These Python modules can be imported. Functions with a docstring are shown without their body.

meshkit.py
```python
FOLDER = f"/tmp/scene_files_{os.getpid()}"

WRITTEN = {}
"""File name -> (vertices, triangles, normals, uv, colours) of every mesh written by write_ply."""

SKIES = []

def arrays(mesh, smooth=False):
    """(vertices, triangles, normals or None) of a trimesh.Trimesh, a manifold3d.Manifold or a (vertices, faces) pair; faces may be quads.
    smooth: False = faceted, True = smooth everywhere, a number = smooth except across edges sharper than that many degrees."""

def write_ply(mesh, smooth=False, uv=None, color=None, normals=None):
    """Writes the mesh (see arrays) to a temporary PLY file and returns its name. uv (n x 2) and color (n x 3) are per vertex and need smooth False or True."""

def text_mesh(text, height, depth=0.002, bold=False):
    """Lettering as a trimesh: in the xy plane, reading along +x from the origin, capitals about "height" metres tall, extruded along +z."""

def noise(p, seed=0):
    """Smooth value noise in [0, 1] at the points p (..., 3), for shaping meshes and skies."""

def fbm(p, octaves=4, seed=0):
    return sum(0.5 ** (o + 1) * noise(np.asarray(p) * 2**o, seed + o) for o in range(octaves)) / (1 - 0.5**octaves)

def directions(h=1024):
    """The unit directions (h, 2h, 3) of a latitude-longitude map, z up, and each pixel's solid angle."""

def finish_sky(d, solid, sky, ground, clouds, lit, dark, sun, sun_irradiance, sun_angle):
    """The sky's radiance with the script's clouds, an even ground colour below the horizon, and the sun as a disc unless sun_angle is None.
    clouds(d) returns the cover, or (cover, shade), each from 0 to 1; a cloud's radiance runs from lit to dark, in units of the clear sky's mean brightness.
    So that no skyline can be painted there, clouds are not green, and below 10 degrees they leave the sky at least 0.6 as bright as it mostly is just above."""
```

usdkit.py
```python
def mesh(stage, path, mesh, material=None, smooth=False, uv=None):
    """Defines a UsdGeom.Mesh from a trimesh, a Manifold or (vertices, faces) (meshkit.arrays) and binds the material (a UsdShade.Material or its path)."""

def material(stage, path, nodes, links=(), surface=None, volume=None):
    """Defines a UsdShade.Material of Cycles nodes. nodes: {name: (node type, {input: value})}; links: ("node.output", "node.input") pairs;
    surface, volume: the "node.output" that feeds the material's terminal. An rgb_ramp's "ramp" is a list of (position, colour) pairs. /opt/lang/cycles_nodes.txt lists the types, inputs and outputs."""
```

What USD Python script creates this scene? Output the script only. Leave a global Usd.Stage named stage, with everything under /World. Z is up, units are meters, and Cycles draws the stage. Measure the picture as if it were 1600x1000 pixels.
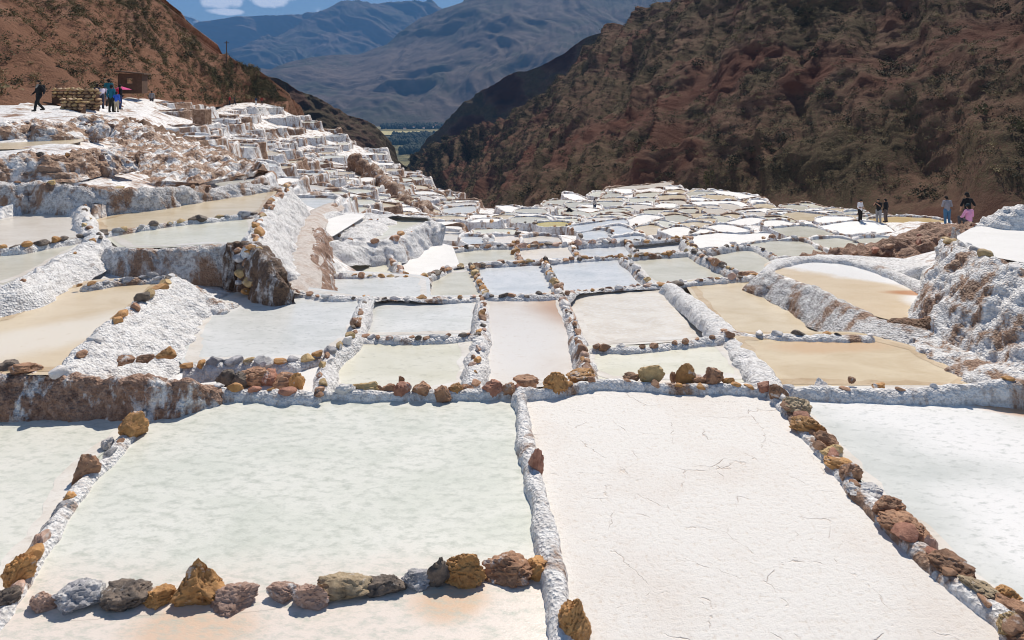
import math, random
import numpy as np, trimesh, shapely, manifold3d as m3
from shapely.geometry import Polygon, LineString
from scipy.interpolate import RBFInterpolator
from scipy.spatial import Voronoi
import meshkit, usdkit
from pxr import Usd, UsdGeom, UsdLux, UsdShade, Gf, Sdf, Vt

stage = Usd.Stage.CreateInMemory()
UsdGeom.SetStageUpAxis(stage, UsdGeom.Tokens.z)
UsdGeom.SetStageMetersPerUnit(stage, 1.0)
UsdGeom.Xform.Define(stage, '/World')
UsdGeom.Scope.Define(stage, '/World/Looks')
# ---------------------------------------------------------------- camera, sky, sun
H, YH, F = 4.0, 130.0, 1600 * 24 / 36.0      # eye height, horizon row and focal length of the photograph
cam = UsdGeom.Camera.Define(stage, '/World/camera')
cam.AddTranslateOp().Set(Gf.Vec3d(0, 0, H)); cam.AddRotateXOp().Set(90.0)
cam.CreateFocalLengthAttr(24.0); cam.CreateHorizontalApertureAttr(36.0); cam.CreateVerticalApertureAttr(22.5)
cam.CreateVerticalApertureOffsetAttr(-(500 - YH) / 1600 * 36.0)
cam.CreateClippingRangeAttr(Gf.Vec2f(0.1, 60000))
EXPOSURE = 0.33
cam.CreateExposureAttr(EXPOSURE)
SUN_AZ, SUN_EL = math.radians(16), math.radians(52)
SUN = np.array([math.sin(SUN_AZ) * math.cos(SUN_EL), math.cos(SUN_AZ) * math.cos(SUN_EL), math.sin(SUN_EL)])
sun = UsdLux.DistantLight.Define(stage, '/World/sun')
sun.CreateIntensityAttr(1.15); sun.CreateAngleAttr(0.53); sun.CreateColorAttr(Gf.Vec3f(1.0, 0.92, 0.81)); sun.CreateNormalizeAttr(True)
sun.AddRotateZOp().Set(-math.degrees(SUN_AZ)); sun.AddRotateXOp().Set(-(90 - math.degrees(SUN_EL)))
sun.GetPrim().SetCustomDataByKey('kind', 'structure')

def M(name, nodes, links, surface='p.BSDF', volume=None):
    return usdkit.material(stage, '/World/Looks/' + name, nodes, links, surface=surface, volume=volume)

def pixdir(px, py):
    v = np.array([(px - 800) / F, 1.0, -(py - YH) / F]); return v / np.linalg.norm(v)
sky_nodes = {'sky': ('sky_texture', {'sky_type': 'single_scattering', 'sun_disc': False, 'sun_elevation': SUN_EL, 'sun_rotation': SUN_AZ, 'altitude': 3000.0, 'air_density': 1.3, 'aerosol_density': 0.35}),
             'tc': ('texture_coordinate', {}), 'n': ('noise_texture', {'scale': 34.0, 'detail': 6.0, 'roughness': 0.55}), 'n0': ('noise_texture', {'scale': 3.2, 'detail': 7.0, 'roughness': 0.55}), 'st': ('mapping', {'scale': (1, 1, 3.5)}),
             'r0': ('rgb_ramp', {'ramp': [(0.0, (0, 0, 0)), (0.60, (0, 0, 0)), (0.70, (1, 1, 1)), (1, (1, 1, 1))]}),
             'r': ('rgb_ramp', {'ramp': [(0.0, (0, 0, 0)), (0.44, (0, 0, 0)), (0.66, (1, 1, 1)), (1, (1, 1, 1))]}),
             'mm': ('math', {'math_type': 'maximum'}), 'mx': ('mix_color', {'b': (20.0, 20.0, 20.5), 'use_clamp': False}), 'bg': ('background_shader', {'strength': 0.058})}
sky_links = [('tc.generated', 'n.vector'), ('tc.generated', 'st.vector'), ('st.vector', 'n0.vector'), ('n0.fac', 'r0.fac'), ('r.color', 'mm.value1'), ('r0.color', 'mm.value2'), ('mm.value', 'mx.fac'), ('sky.color', 'mx.a'), ('mx.result', 'bg.color')]
last = None
for i, (px, py, rx, rz) in enumerate([(345, -4, .034, .021), (352, 18, .030, .006), (424, -4, .034, .016), (470, -12, .02, .010), (250, -60, .06, .03), (600, -90, .08, .03), (1000, -160, .07, .03)]):
    d = pixdir(px, py)
    sky_nodes[f'm{i}'] = ('mapping', {'mapping_type': 'texture', 'location': tuple(d), 'scale': (rx, .3, rz), 'rotation': (0, 0, -math.atan2(d[0], d[1]))})
    sky_nodes[f's{i}'] = ('gradient_texture', {'gradient_type': 'spherical'}); sky_links += [('tc.generated', f'm{i}.vector'), (f'm{i}.vector', f's{i}.vector')]
    if last:
        sky_nodes[f'x{i}'] = ('math', {'math_type': 'maximum'}); sky_links += [(last, f'x{i}.value1'), (f's{i}.fac', f'x{i}.value2')]; last = f'x{i}.value'
    else: last = 's0.fac'
sky_nodes['sq'] = ('math', {'math_type': 'power', 'value2': .6}); sky_nodes['ml'] = ('math', {'math_type': 'multiply_add', 'value2': .75}); sky_links += [(last, 'sq.value1'), ('sq.value', 'ml.value1'), ('n.fac', 'ml.value3')]
sky_nodes['sb'] = ('math', {'math_type': 'subtract', 'value2': .22}); sky_links += [('ml.value', 'sb.value1'), ('sb.value', 'r.fac')]
skymat = M('sky_look', sky_nodes, sky_links, surface='bg.background')
dome = UsdLux.DomeLight.Define(stage, '/World/sky'); dome.CreateIntensityAttr(1.0)
UsdShade.MaterialBindingAPI.Apply(dome.GetPrim()).Bind(skymat)
dome.GetPrim().SetCustomDataByKey('kind', 'structure')

# ---------------------------------------------------------------- helpers
rng = np.random.default_rng(7)
used = {}
def fresh(parent, name):
    k = (parent, name); n = used.get(k, 0); used[k] = n + 1
    return f'{parent}/{name}' + (f'_{n:03d}' if n else '')
def tag(prim, label=None, cat=None, group=None, kind=None):
    for k, v in (('label', label), ('category', cat), ('group', group), ('kind', kind)):
        if v: prim.SetCustomDataByKey(k, v)
    return prim
def thing(name, label, cat, loc=(0, 0, 0), rz=0.0, group=None, scale=None):
    x = UsdGeom.Xform.Define(stage, fresh('/World', name))
    x.AddTranslateOp().Set(Gf.Vec3d(*map(float, loc)))
    if rz: x.AddRotateZOp().Set(math.degrees(rz))
    if scale: x.AddScaleOp().Set(Gf.Vec3f(*map(float, scale)))
    tag(x.GetPrim(), label, cat, group)
    x.origin = np.array(loc, float)
    return x
def part(parent, name, mesh, mat, smooth=False, world=True, label=None, kind=None):
    """One mesh below a thing; world = its vertices are in world coordinates."""
    p = str(parent.GetPath()) if parent is not None else '/World'
    v, f, n = meshkit.arrays(mesh, smooth) if not isinstance(mesh, tuple) else meshkit.arrays(mesh, smooth)
    o = getattr(parent, 'origin', None)
    if world and o is not None: v = v - o
    path = fresh(p, name)
    m = UsdGeom.Mesh.Define(stage, path)
    m.CreatePointsAttr(Vt.Vec3fArray.FromNumpy(v.astype(np.float32)))
    m.CreateFaceVertexCountsAttr(Vt.IntArray.FromNumpy(np.full(len(f), 3, np.int32)))
    m.CreateFaceVertexIndicesAttr(Vt.IntArray.FromNumpy(f.astype(np.int32).ravel()))
    m.CreateSubdivisionSchemeAttr('none')
    if n is not None:
        m.CreateNormalsAttr(Vt.Vec3fArray.FromNumpy(n.astype(np.float32))); m.SetNormalsInterpolation('vertex')
    UsdShade.MaterialBindingAPI.Apply(m.GetPrim()).Bind(mat)
    tag(m.GetPrim(), label=label, kind=kind)
    m.origin = o
    return m
def struct(name, mesh, mat, smooth=True, kind='structure', label=None, cat=None):
    m = part(None, name, mesh, mat, smooth, kind=kind); tag(m.GetPrim(), label, cat)
    return m
def primvar(m, name, arr):
    UsdGeom.PrimvarsAPI(m).CreatePrimvar(name, Sdf.ValueTypeNames.FloatArray, 'vertex').Set(Vt.FloatArray.FromNumpy(np.asarray(arr, np.float32)))
def U(px, py, Z):
    Y = F * (H - Z) / (py - YH); return np.array([(px - 800) / F * Y, Y, Z])
def UY(px, py, Y):
    return np.array([(px - 800) / F * Y, Y, H - (py - YH) * Y / F])
def fbm(p, o=4, s=0): return meshkit.fbm(p, o, s)
def grid_faces(n, m, wrap=False):
    i, j = np.meshgrid(np.arange(n - 1), np.arange(m - (0 if wrap else 1)), indexing='ij'); k = (j + 1) % m
    a, b, c, d = i * m + j, i * m + k, (i + 1) * m + k, (i + 1) * m + j
    return np.concatenate([np.stack([a, b, c], -1).reshape(-1, 3), np.stack([a, c, d], -1).reshape(-1, 3)])
def normals(v, f):
    n = np.zeros_like(v); fn = np.cross(v[f[:, 1]] - v[f[:, 0]], v[f[:, 2]] - v[f[:, 0]])
    for k in range(3): np.add.at(n, f[:, k], fn)
    return n / np.maximum(np.linalg.norm(n, axis=1, keepdims=True), 1e-12)
def curve(P, ds):
    """Catmull-Rom through the points, resampled at about ds."""
    P = np.asarray(P, float)
    Q = np.vstack([2 * P[0] - P[1], P, 2 * P[-1] - P[-2]]); out = []
    for i in range(len(P) - 1):
        t = np.linspace(0, 1, 24, endpoint=False)[:, None]; a, b, c, d = Q[i:i + 4]
        out.append(.5 * (2 * b + (c - a) * t + (2 * a - 5 * b + 4 * c - d) * t**2 + (3 * b - a - 3 * c + d) * t**3))
    C = np.vstack(out + [P[-1:]]); s = np.r_[0, np.cumsum(np.linalg.norm(np.diff(C, axis=0), axis=1))]
    n = max(4, int(s[-1] / ds) + 1); q = np.linspace(0, s[-1], n)
    return np.stack([np.interp(q, s, C[:, k]) for k in range(P.shape[1])], 1)
def chaikin(P, it=2, c=.22):
    P = np.asarray(P, float)
    for _ in range(it):
        N = np.roll(P, -1, 0); P = np.stack([(1 - c) * P + c * N, c * P + (1 - c) * N], 1).reshape(-1, P.shape[1])
    return P
def tri_poly(poly, z):
    V, Fc = [], []
    for g in getattr(poly, 'geoms', [poly]):
        if g.is_empty or g.area < 1e-6: continue
        v, f = trimesh.creation.triangulate_polygon(g, engine='earcut')
        V.append(v); Fc.append(f + sum(len(x) for x in V[:-1]))
    v, f = np.vstack(V), np.vstack(Fc); v = np.c_[v, np.full(len(v), z)]
    n = np.cross(v[f[:, 1]] - v[f[:, 0]], v[f[:, 2]] - v[f[:, 0]])[:, 2]
    f[n < 0] = f[n < 0][:, ::-1]
    return v, f

# ---------------------------------------------------------------- materials
def salt_mat(name, brown=0.4, white=(.80, .79, .78), grey=(.58, .56, .55), earth=(.24, .135, .085), earth2=(.40, .27, .19), scale=1.6, soft=.045, bump=.8, bscale=38.0, n2s=13.0, zs=.32):
    return M(name, {'g': ('geometry', {}), 'mp': ('mapping', {'scale': (1, 1, zs)}),
        'n1': ('noise_texture', {'scale': scale, 'detail': 8.0, 'roughness': .68, 'distortion': .3}),
        'n2': ('noise_texture', {'scale': n2s, 'detail': 7.0, 'roughness': .72}),
        'n3': ('noise_texture', {'scale': bscale, 'detail': 5.0, 'roughness': .65}),
        'vo': ('voronoi_texture', {'scale': bscale * .8, 'randomness': 1.0}),
        'r1': ('rgb_ramp', {'ramp': [(0, (1, 1, 1)), (brown - soft, (1, 1, 1)), (brown + soft, (0, 0, 0)), (1, (0, 0, 0))]}),
        'r2': ('rgb_ramp', {'ramp': [(0, tuple(.8 * x for x in grey)), (.30, tuple(.8 * x for x in grey)), (.42, grey), (.54, white), (1, white)]}),
        'r3': ('rgb_ramp', {'ramp': [(0, earth), (.4, earth), (.68, earth2), (1, earth2)]}),
        'mx': ('mix_color', {}), 'ad': ('math', {'math_type': 'add'}), 'b': ('bump', {'strength': bump, 'distance': .03}),
        'p': ('principled_bsdf', {'roughness': .62, 'specular_ior_level': .35})},
        [('g.position', 'mp.vector'), ('mp.vector', 'n1.vector'), ('g.position', 'n2.vector'), ('g.position', 'n3.vector'), ('g.position', 'vo.vector'),
         ('n1.fac', 'r1.fac'), ('n2.fac', 'r2.fac'), ('n2.fac', 'r3.fac'), ('r1.color', 'mx.fac'), ('r2.color', 'mx.a'), ('r3.color', 'mx.b'),
         ('mx.result', 'p.base_color'), ('n3.fac', 'ad.value1'), ('vo.distance', 'ad.value2'), ('ad.value', 'b.height'), ('b.normal', 'p.normal')])
SALT = {'white': salt_mat('salt_white', .43), 'rocky': salt_mat('salt_rocky', .525, scale=1.5, n2s=6.0, zs=.5, bscale=12.0, bump=1.0), 'clean': salt_mat('salt_clean', .34), 'grey': salt_mat('salt_grey', .45, white=(.66, .65, .645), grey=(.38, .36, .355)),
        'mixed': salt_mat('salt_mixed', .465, scale=2.6), 'brown': salt_mat('salt_brown', .57, earth=(.21, .115, .075), earth2=(.46, .305, .225), scale=4.0),
        'earth': salt_mat('salt_earth', .72, earth=(.12, .058, .03), earth2=(.30, .165, .095), scale=3.0),
        'dark': salt_mat('salt_dark', .56, white=(.58, .57, .57), grey=(.30, .28, .28), earth=(.08, .048, .034), earth2=(.22, .14, .09), scale=3.6),
        'far_white': salt_mat('salt_far_white', .45, scale=1.3, bscale=7.0, n2s=3.5, zs=.22, bump=1.0), 'far_mixed': salt_mat('salt_far_mixed', .51, scale=1.1, bscale=7.0, n2s=3.5, zs=.25, bump=1.0),
        'far_brown': salt_mat('salt_far_brown', .60, scale=1.1, bscale=7.0, n2s=3.5, zs=.3, earth=(.16, .085, .05), bump=1.0), 'ground': salt_mat('salt_ground', .44, scale=.9, bscale=14.0, n2s=5.0),
        'heap': salt_mat('earth_heap', .98, earth=(.20, .105, .065), earth2=(.38, .235, .16), scale=3.0)}

def brine_mat(name, c1, c2, dark=None, scale=2.0, rough=.22, stretch=(1.0, 2.0, 1.0), fleck=.34, spec=.4, bump=.12, rot=.5, blends=(), var=(.93, 1.05), seed=0.0):
    """blends: (centre px, centre py, level, half length, half width, turn, colour, softness, wobble): patches of other silt or salt with an uneven edge."""
    dark = dark or tuple(.72 * x for x in c1)
    nodes = {'g': ('geometry', {}), 'oi': ('object_info', {}), 'mp': ('mapping', {'scale': stretch, 'rotation': (0, 0, rot), 'location': (seed, seed, 0)}),
        'n1': ('noise_texture', {'scale': scale * .5, 'detail': 6.0, 'roughness': .65, 'distortion': .5}), 'n2': ('noise_texture', {'scale': scale * 4, 'detail': 7.0, 'roughness': .72}), 'n4': ('noise_texture', {'scale': 1.7, 'detail': 7.0, 'roughness': .62}),
        'n3': ('noise_texture', {'scale': scale * 22, 'detail': 3.0, 'roughness': .6}),
        'r1': ('rgb_ramp', {'ramp': [(0, tuple(.94 * x for x in c1)), (.32, c1), (.60, c2), (1, c2)]}), 'r2': ('rgb_ramp', {'ramp': [(0, (1, 1, 1)), (fleck - .10, (.9, .9, .9)), (fleck + .10, (0, 0, 0)), (1, (0, 0, 0))]}),
        'mx': ('mix_color', {'b': dark}), 'hs': ('hsv', {}), 'mr': ('map_range', {'from_min': 0.0, 'from_max': 1.0, 'to_min': var[0], 'to_max': var[1]}),
        'b': ('bump', {'strength': bump, 'distance': .02}), 'p': ('principled_bsdf', {'roughness': rough, 'specular_ior_level': spec})}
    links = [('g.position', 'mp.vector'), ('mp.vector', 'n1.vector'), ('mp.vector', 'n2.vector'), ('mp.vector', 'n3.vector'), ('g.position', 'n4.vector'), ('n1.fac', 'r1.fac'), ('n2.fac', 'r2.fac'),
         ('mx.result', 'hs.color'), ('oi.random', 'mr.value'), ('mr.result', 'hs.value'), ('hs.color', 'p.base_color'), ('n3.fac', 'b.height'), ('b.normal', 'p.normal')]
    last = 'r1.color'; fl = 'r2.color'
    for i, (px, py, z, rx, ry, turn, col, soft, wobble) in enumerate(blends):
        P = U(px, py, z)
        nodes[f'bm{i}'] = ('mapping', {'mapping_type': 'texture', 'location': tuple(P), 'rotation': (0, 0, turn), 'scale': (rx * 2, ry * 2, 50.0)})
        nodes[f'bg{i}'] = ('gradient_texture', {'gradient_type': 'spherical'}); nodes[f'ba{i}'] = ('math', {'math_type': 'multiply_add', 'value2': wobble})
        nodes[f'br{i}'] = ('map_range', {'range_type': 'smoothstep', 'from_min': .5 + wobble * .5 - soft * .5, 'from_max': .5 + wobble * .5 + soft * .5, 'to_min': 0.0, 'to_max': 1.0}); nodes[f'bx{i}'] = ('mix_color', {'b': col})
        links += [('g.position', f'bm{i}.vector'), (f'bm{i}.vector', f'bg{i}.vector'), ('n4.fac', f'ba{i}.value1'), (f'bg{i}.fac', f'ba{i}.value3'), (f'ba{i}.value', f'br{i}.value'), (f'br{i}.result', f'bx{i}.fac'), (last, f'bx{i}.a')]
        last = f'bx{i}.result'
    links += [(fl, 'mx.fac'), (last, 'mx.a')]
    return M(name, nodes, links)
WH, OR_ = (.80, .79, .77), (.50, .25, .11)
STRIP = [(450, 1080, 0, 7.0, 1.15, .02, (.73, .655, .59), .3, .35), (300, 985, 0, .45, .22, 0, (.66, .50, .38), .5, .6), (705, 940, 0, .3, .2, 0, (.64, .47, .34), .5, .6)]
BR = {'pale': brine_mat('brine_pale', (.60, .62, .55), (.705, .705, .645), dark=(.46, .485, .425), scale=1.6, fleck=.43, rough=.28, rot=.4, blends=STRIP, var=(1., 1.)),
      'leftpale': brine_mat('brine_pale_left', (.61, .62, .55), (.70, .69, .63), dark=(.46, .48, .42), scale=1.6, fleck=.42, rough=.28, rot=.4),
      'grey': brine_mat('brine_grey', (.57, .58, .55), (.70, .70, .68), dark=(.40, .41, .39), fleck=.37), 'greygreen': brine_mat('brine_grey_green', (.52, .50, .41), (.62, .60, .52), dark=(.42, .40, .32)),
      'cream': brine_mat('brine_cream', (.64, .62, .50), (.73, .71, .61), fleck=.36), 'beige': brine_mat('brine_beige', (.66, .60, .52), (.75, .70, .63), dark=(.55, .45, .36)), 'pink': brine_mat('brine_pinkish', (.72, .63, .55), (.78, .74, .69)),
      'ripple': brine_mat('brine_rippled', (.60, .53, .44), (.74, .69, .61), dark=(.78, .77, .75), fleck=.42, scale=2.6),
      'tan': brine_mat('brine_tan', (.60, .49, .33), (.70, .60, .44), dark=(.55, .42, .26), fleck=.30), 'tanleft': brine_mat('brine_tan_left', (.60, .48, .32), (.68, .57, .41), dark=(.54, .41, .26), fleck=.30, blends=[(80, 525, .46, 2.6, .55, .75, (.74, .68, .58), .5, .5)]),
      'tanlong': brine_mat('brine_tan_long', (.56, .44, .28), (.68, .57, .40), dark=(.52, .38, .22), fleck=.32, blends=[(1300, 540, 0, 1.0, .25, .1, (.62, .44, .27), .5, .6)]),
      'ochre': brine_mat('brine_ochre', (.52, .36, .17), (.62, .47, .24), fleck=.28), 'yellow': brine_mat('brine_yellow', (.55, .45, .14), (.60, .50, .20)), 'blue': brine_mat('brine_blue', (.55, .58, .60), (.68, .69, .70), rough=.16, fleck=.36),
      'oval': brine_mat('brine_oval', (.62, .49, .33), (.68, .56, .40), fleck=.3, blends=[(1365, 424, -.06, 3.2, .9, -.66, WH, .22, .35), (1475, 478, -.06, .55, .8, 0, WH, .3, .3), (1432, 458, -.06, .55, .16, -.1, OR_, .4, .3)]),
      'rightgrey': brine_mat('brine_right_edge', (.52, .54, .51), (.64, .65, .62), dark=(.42, .44, .41), fleck=.38, rough=.25, blends=[(1420, 628, 0, 1.9, .55, -.1, WH, .5, .5), (1560, 690, 0, 1.3, .6, -.4, WH, .5, .5), (1600, 640, 0, .75, .26, -.5, (.60, .36, .22), .35, .3), (1640, 830, 0, .8, .8, 0, WH, .5, .5)]),
      'brownedge': brine_mat('brine_brown_edge', (.68, .61, .54), (.76, .71, .65), dark=(.57, .47, .38), fleck=.33, blends=[(885, 480, -.2, .55, 1.0, .2, (.55, .37, .25), .7, .5), (800, 540, -.2, .8, 1.2, 0, (.77, .74, .70), .7, .5)]),
      'band': brine_mat('brine_band', (.55, .58, .60), (.66, .67, .68), blends=[(1045, 390, -2.5, 1.5, .5, 0, WH, .4, .4)]),
      'edge': brine_mat('wet_shade_edge_pale', (.62, .56, .48), (.76, .73, .68), fleck=.36, var=(1., 1.)), 'edge_tan': brine_mat('wet_shade_edge_tan', (.46, .33, .19), (.62, .49, .33), fleck=.36, var=(1., 1.)),  # edge tones: wet silt, with the rim shadow painted into the colour
      'white': brine_mat('crust_white', (.72, .71, .69), (.78, .77, .755), dark=(.66, .61, .56), rough=.6, spec=.25, fleck=.33, bump=.35, scale=2.5)}
# dry crust with hairline cracks
BR['crust'] = M('crust_cracked', {'g': ('geometry', {}), 'nd': ('noise_texture', {'scale': 1.1, 'detail': 5.0, 'roughness': .65}), 'mv': ('mix_vector', {'fac': .34}),
    'v': ('voronoi_texture', {'feature': 'distance_to_edge', 'scale': 2.3}), 'rc': ('rgb_ramp', {'ramp': [(0, (1, 1, 1)), (.004, (.7, .7, .7)), (.010, (0, 0, 0)), (1, (0, 0, 0))]}),
    'nm': ('noise_texture', {'scale': 2.6, 'detail': 5.0, 'roughness': .7}), 'rm': ('rgb_ramp', {'ramp': [(0, (0, 0, 0)), (.50, (0, 0, 0)), (.66, (1, 1, 1)), (1, (1, 1, 1))]}), 'mm': ('math', {'math_type': 'multiply'}),
    'n1': ('noise_texture', {'scale': .7, 'detail': 6.0, 'roughness': .65}), 'r1': ('rgb_ramp', {'ramp': [(0, (.68, .60, .53)), (.32, (.73, .68, .63)), (.52, (.775, .75, .715)), (1, (.795, .775, .745))]}),
    'n2': ('noise_texture', {'scale': 20.0, 'detail': 8.0, 'roughness': .75}), 'r2': ('rgb_ramp', {'ramp': [(0, (.80, .74, .68)), (.36, (.88, .84, .80)), (.47, (1, 1, 1)), (1, (1, 1, 1))]}),
    'mu': ('mix_color', {'blend_type': 'multiply', 'fac': 1.0}), 'mx': ('mix_color', {'b': (.68, .57, .48)}), 'b': ('bump', {'strength': .7, 'distance': .025}), 'sb': ('math', {'math_type': 'subtract'}),
    'p': ('principled_bsdf', {'roughness': .7, 'specular_ior_level': .2})},
    [('g.position', 'nd.vector'), ('g.position', 'mv.a'), ('nd.color', 'mv.b'), ('mv.result', 'v.vector'), ('v.distance', 'rc.fac'), ('g.position', 'nm.vector'), ('nm.fac', 'rm.fac'), ('rc.color', 'mm.value1'), ('rm.color', 'mm.value2'),
     ('g.position', 'n1.vector'), ('n1.fac', 'r1.fac'), ('g.position', 'n2.vector'), ('n2.fac', 'r2.fac'), ('r1.color', 'mu.a'), ('r2.color', 'mu.b'), ('mu.result', 'mx.a'), ('mm.value', 'mx.fac'), ('mx.result', 'p.base_color'),
     ('n2.fac', 'sb.value1'), ('mm.value', 'sb.value2'), ('sb.value', 'b.height'), ('b.normal', 'p.normal')])

def stone_mat(name, c1, c2, salt=.30, scale=9.0):
    return M(name, {'g': ('geometry', {}), 'oi': ('object_info', {}), 'n1': ('noise_texture', {'scale': scale, 'detail': 7.0, 'roughness': .7}), 'n2': ('noise_texture', {'scale': scale * .55, 'detail': 6.0, 'roughness': .68, 'distortion': .4}),
        'n3': ('noise_texture', {'scale': 30.0, 'detail': 7.0, 'roughness': .75}), 'r1': ('rgb_ramp', {'ramp': [(0, tuple(.3 * x for x in c1)), (.27, tuple(.4 * x for x in c1)), (.38, c1), (.58, c2), (.75, tuple(min(.7, 1.25 * x) for x in c2)), (1, c2)]}),
        'r2': ('rgb_ramp', {'ramp': [(0, (1, 1, 1)), (salt + .02, (1, 1, 1)), (salt + .11, (0, 0, 0)), (1, (0, 0, 0))]}), 'mx': ('mix_color', {'b': (.74, .72, .70)}), 'hs': ('hsv', {}),
        'mr': ('map_range', {'from_min': 0.0, 'from_max': 1.0, 'to_min': .95, 'to_max': 1.5}), 'b': ('bump', {'strength': 1.0, 'distance': .02}), 'p': ('principled_bsdf', {'roughness': .5, 'specular_ior_level': .4})},
        [('g.position', 'n1.vector'), ('g.position', 'n2.vector'), ('g.position', 'n3.vector'), ('n1.fac', 'r1.fac'), ('n2.fac', 'r2.fac'), ('oi.random', 'mr.value'), ('mr.result', 'hs.value'), ('r1.color', 'hs.color'),
         ('hs.color', 'mx.a'), ('r2.color', 'mx.fac'), ('mx.result', 'p.base_color'), ('n3.fac', 'b.height'), ('b.normal', 'p.normal')])
ST = {'orange': stone_mat('stone_orange', (.31, .15, .05), (.47, .25, .09)), 'brown': stone_mat('stone_brown', (.20, .10, .055), (.34, .19, .11)), 'red': stone_mat('stone_red', (.22, .09, .055), (.36, .17, .11)),
      'tan': stone_mat('stone_tan', (.33, .22, .10), (.46, .33, .16)), 'grey': stone_mat('stone_grey', (.20, .20, .21), (.36, .35, .36), .34), 'dark': stone_mat('stone_dark', (.055, .045, .04), (.17, .13, .10), .27),
      'pink': stone_mat('stone_pink', (.36, .22, .16), (.48, .32, .25), .33), 'pale': stone_mat('stone_pale', (.46, .43, .41), (.64, .61, .59), .42), 'olive': stone_mat('stone_olive', (.22, .16, .095), (.36, .28, .18), .30)}

def simple(name, c, rough=.8, var=.25, scale=6.0, spec=.3):
    return M(name, {'g': ('geometry', {}), 'n': ('noise_texture', {'scale': scale, 'detail': 5.0, 'roughness': .65}), 'r': ('rgb_ramp', {'ramp': [(0, tuple(x * (1 - var) for x in c)), (.3, tuple(x * (1 - var) for x in c)), (.7, tuple(x * (1 + var) for x in c)), (1, tuple(x * (1 + var) for x in c))]}),
        'p': ('principled_bsdf', {'roughness': rough, 'specular_ior_level': spec})}, [('g.position', 'n.vector'), ('n.fac', 'r.fac'), ('r.color', 'p.base_color')])

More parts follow.
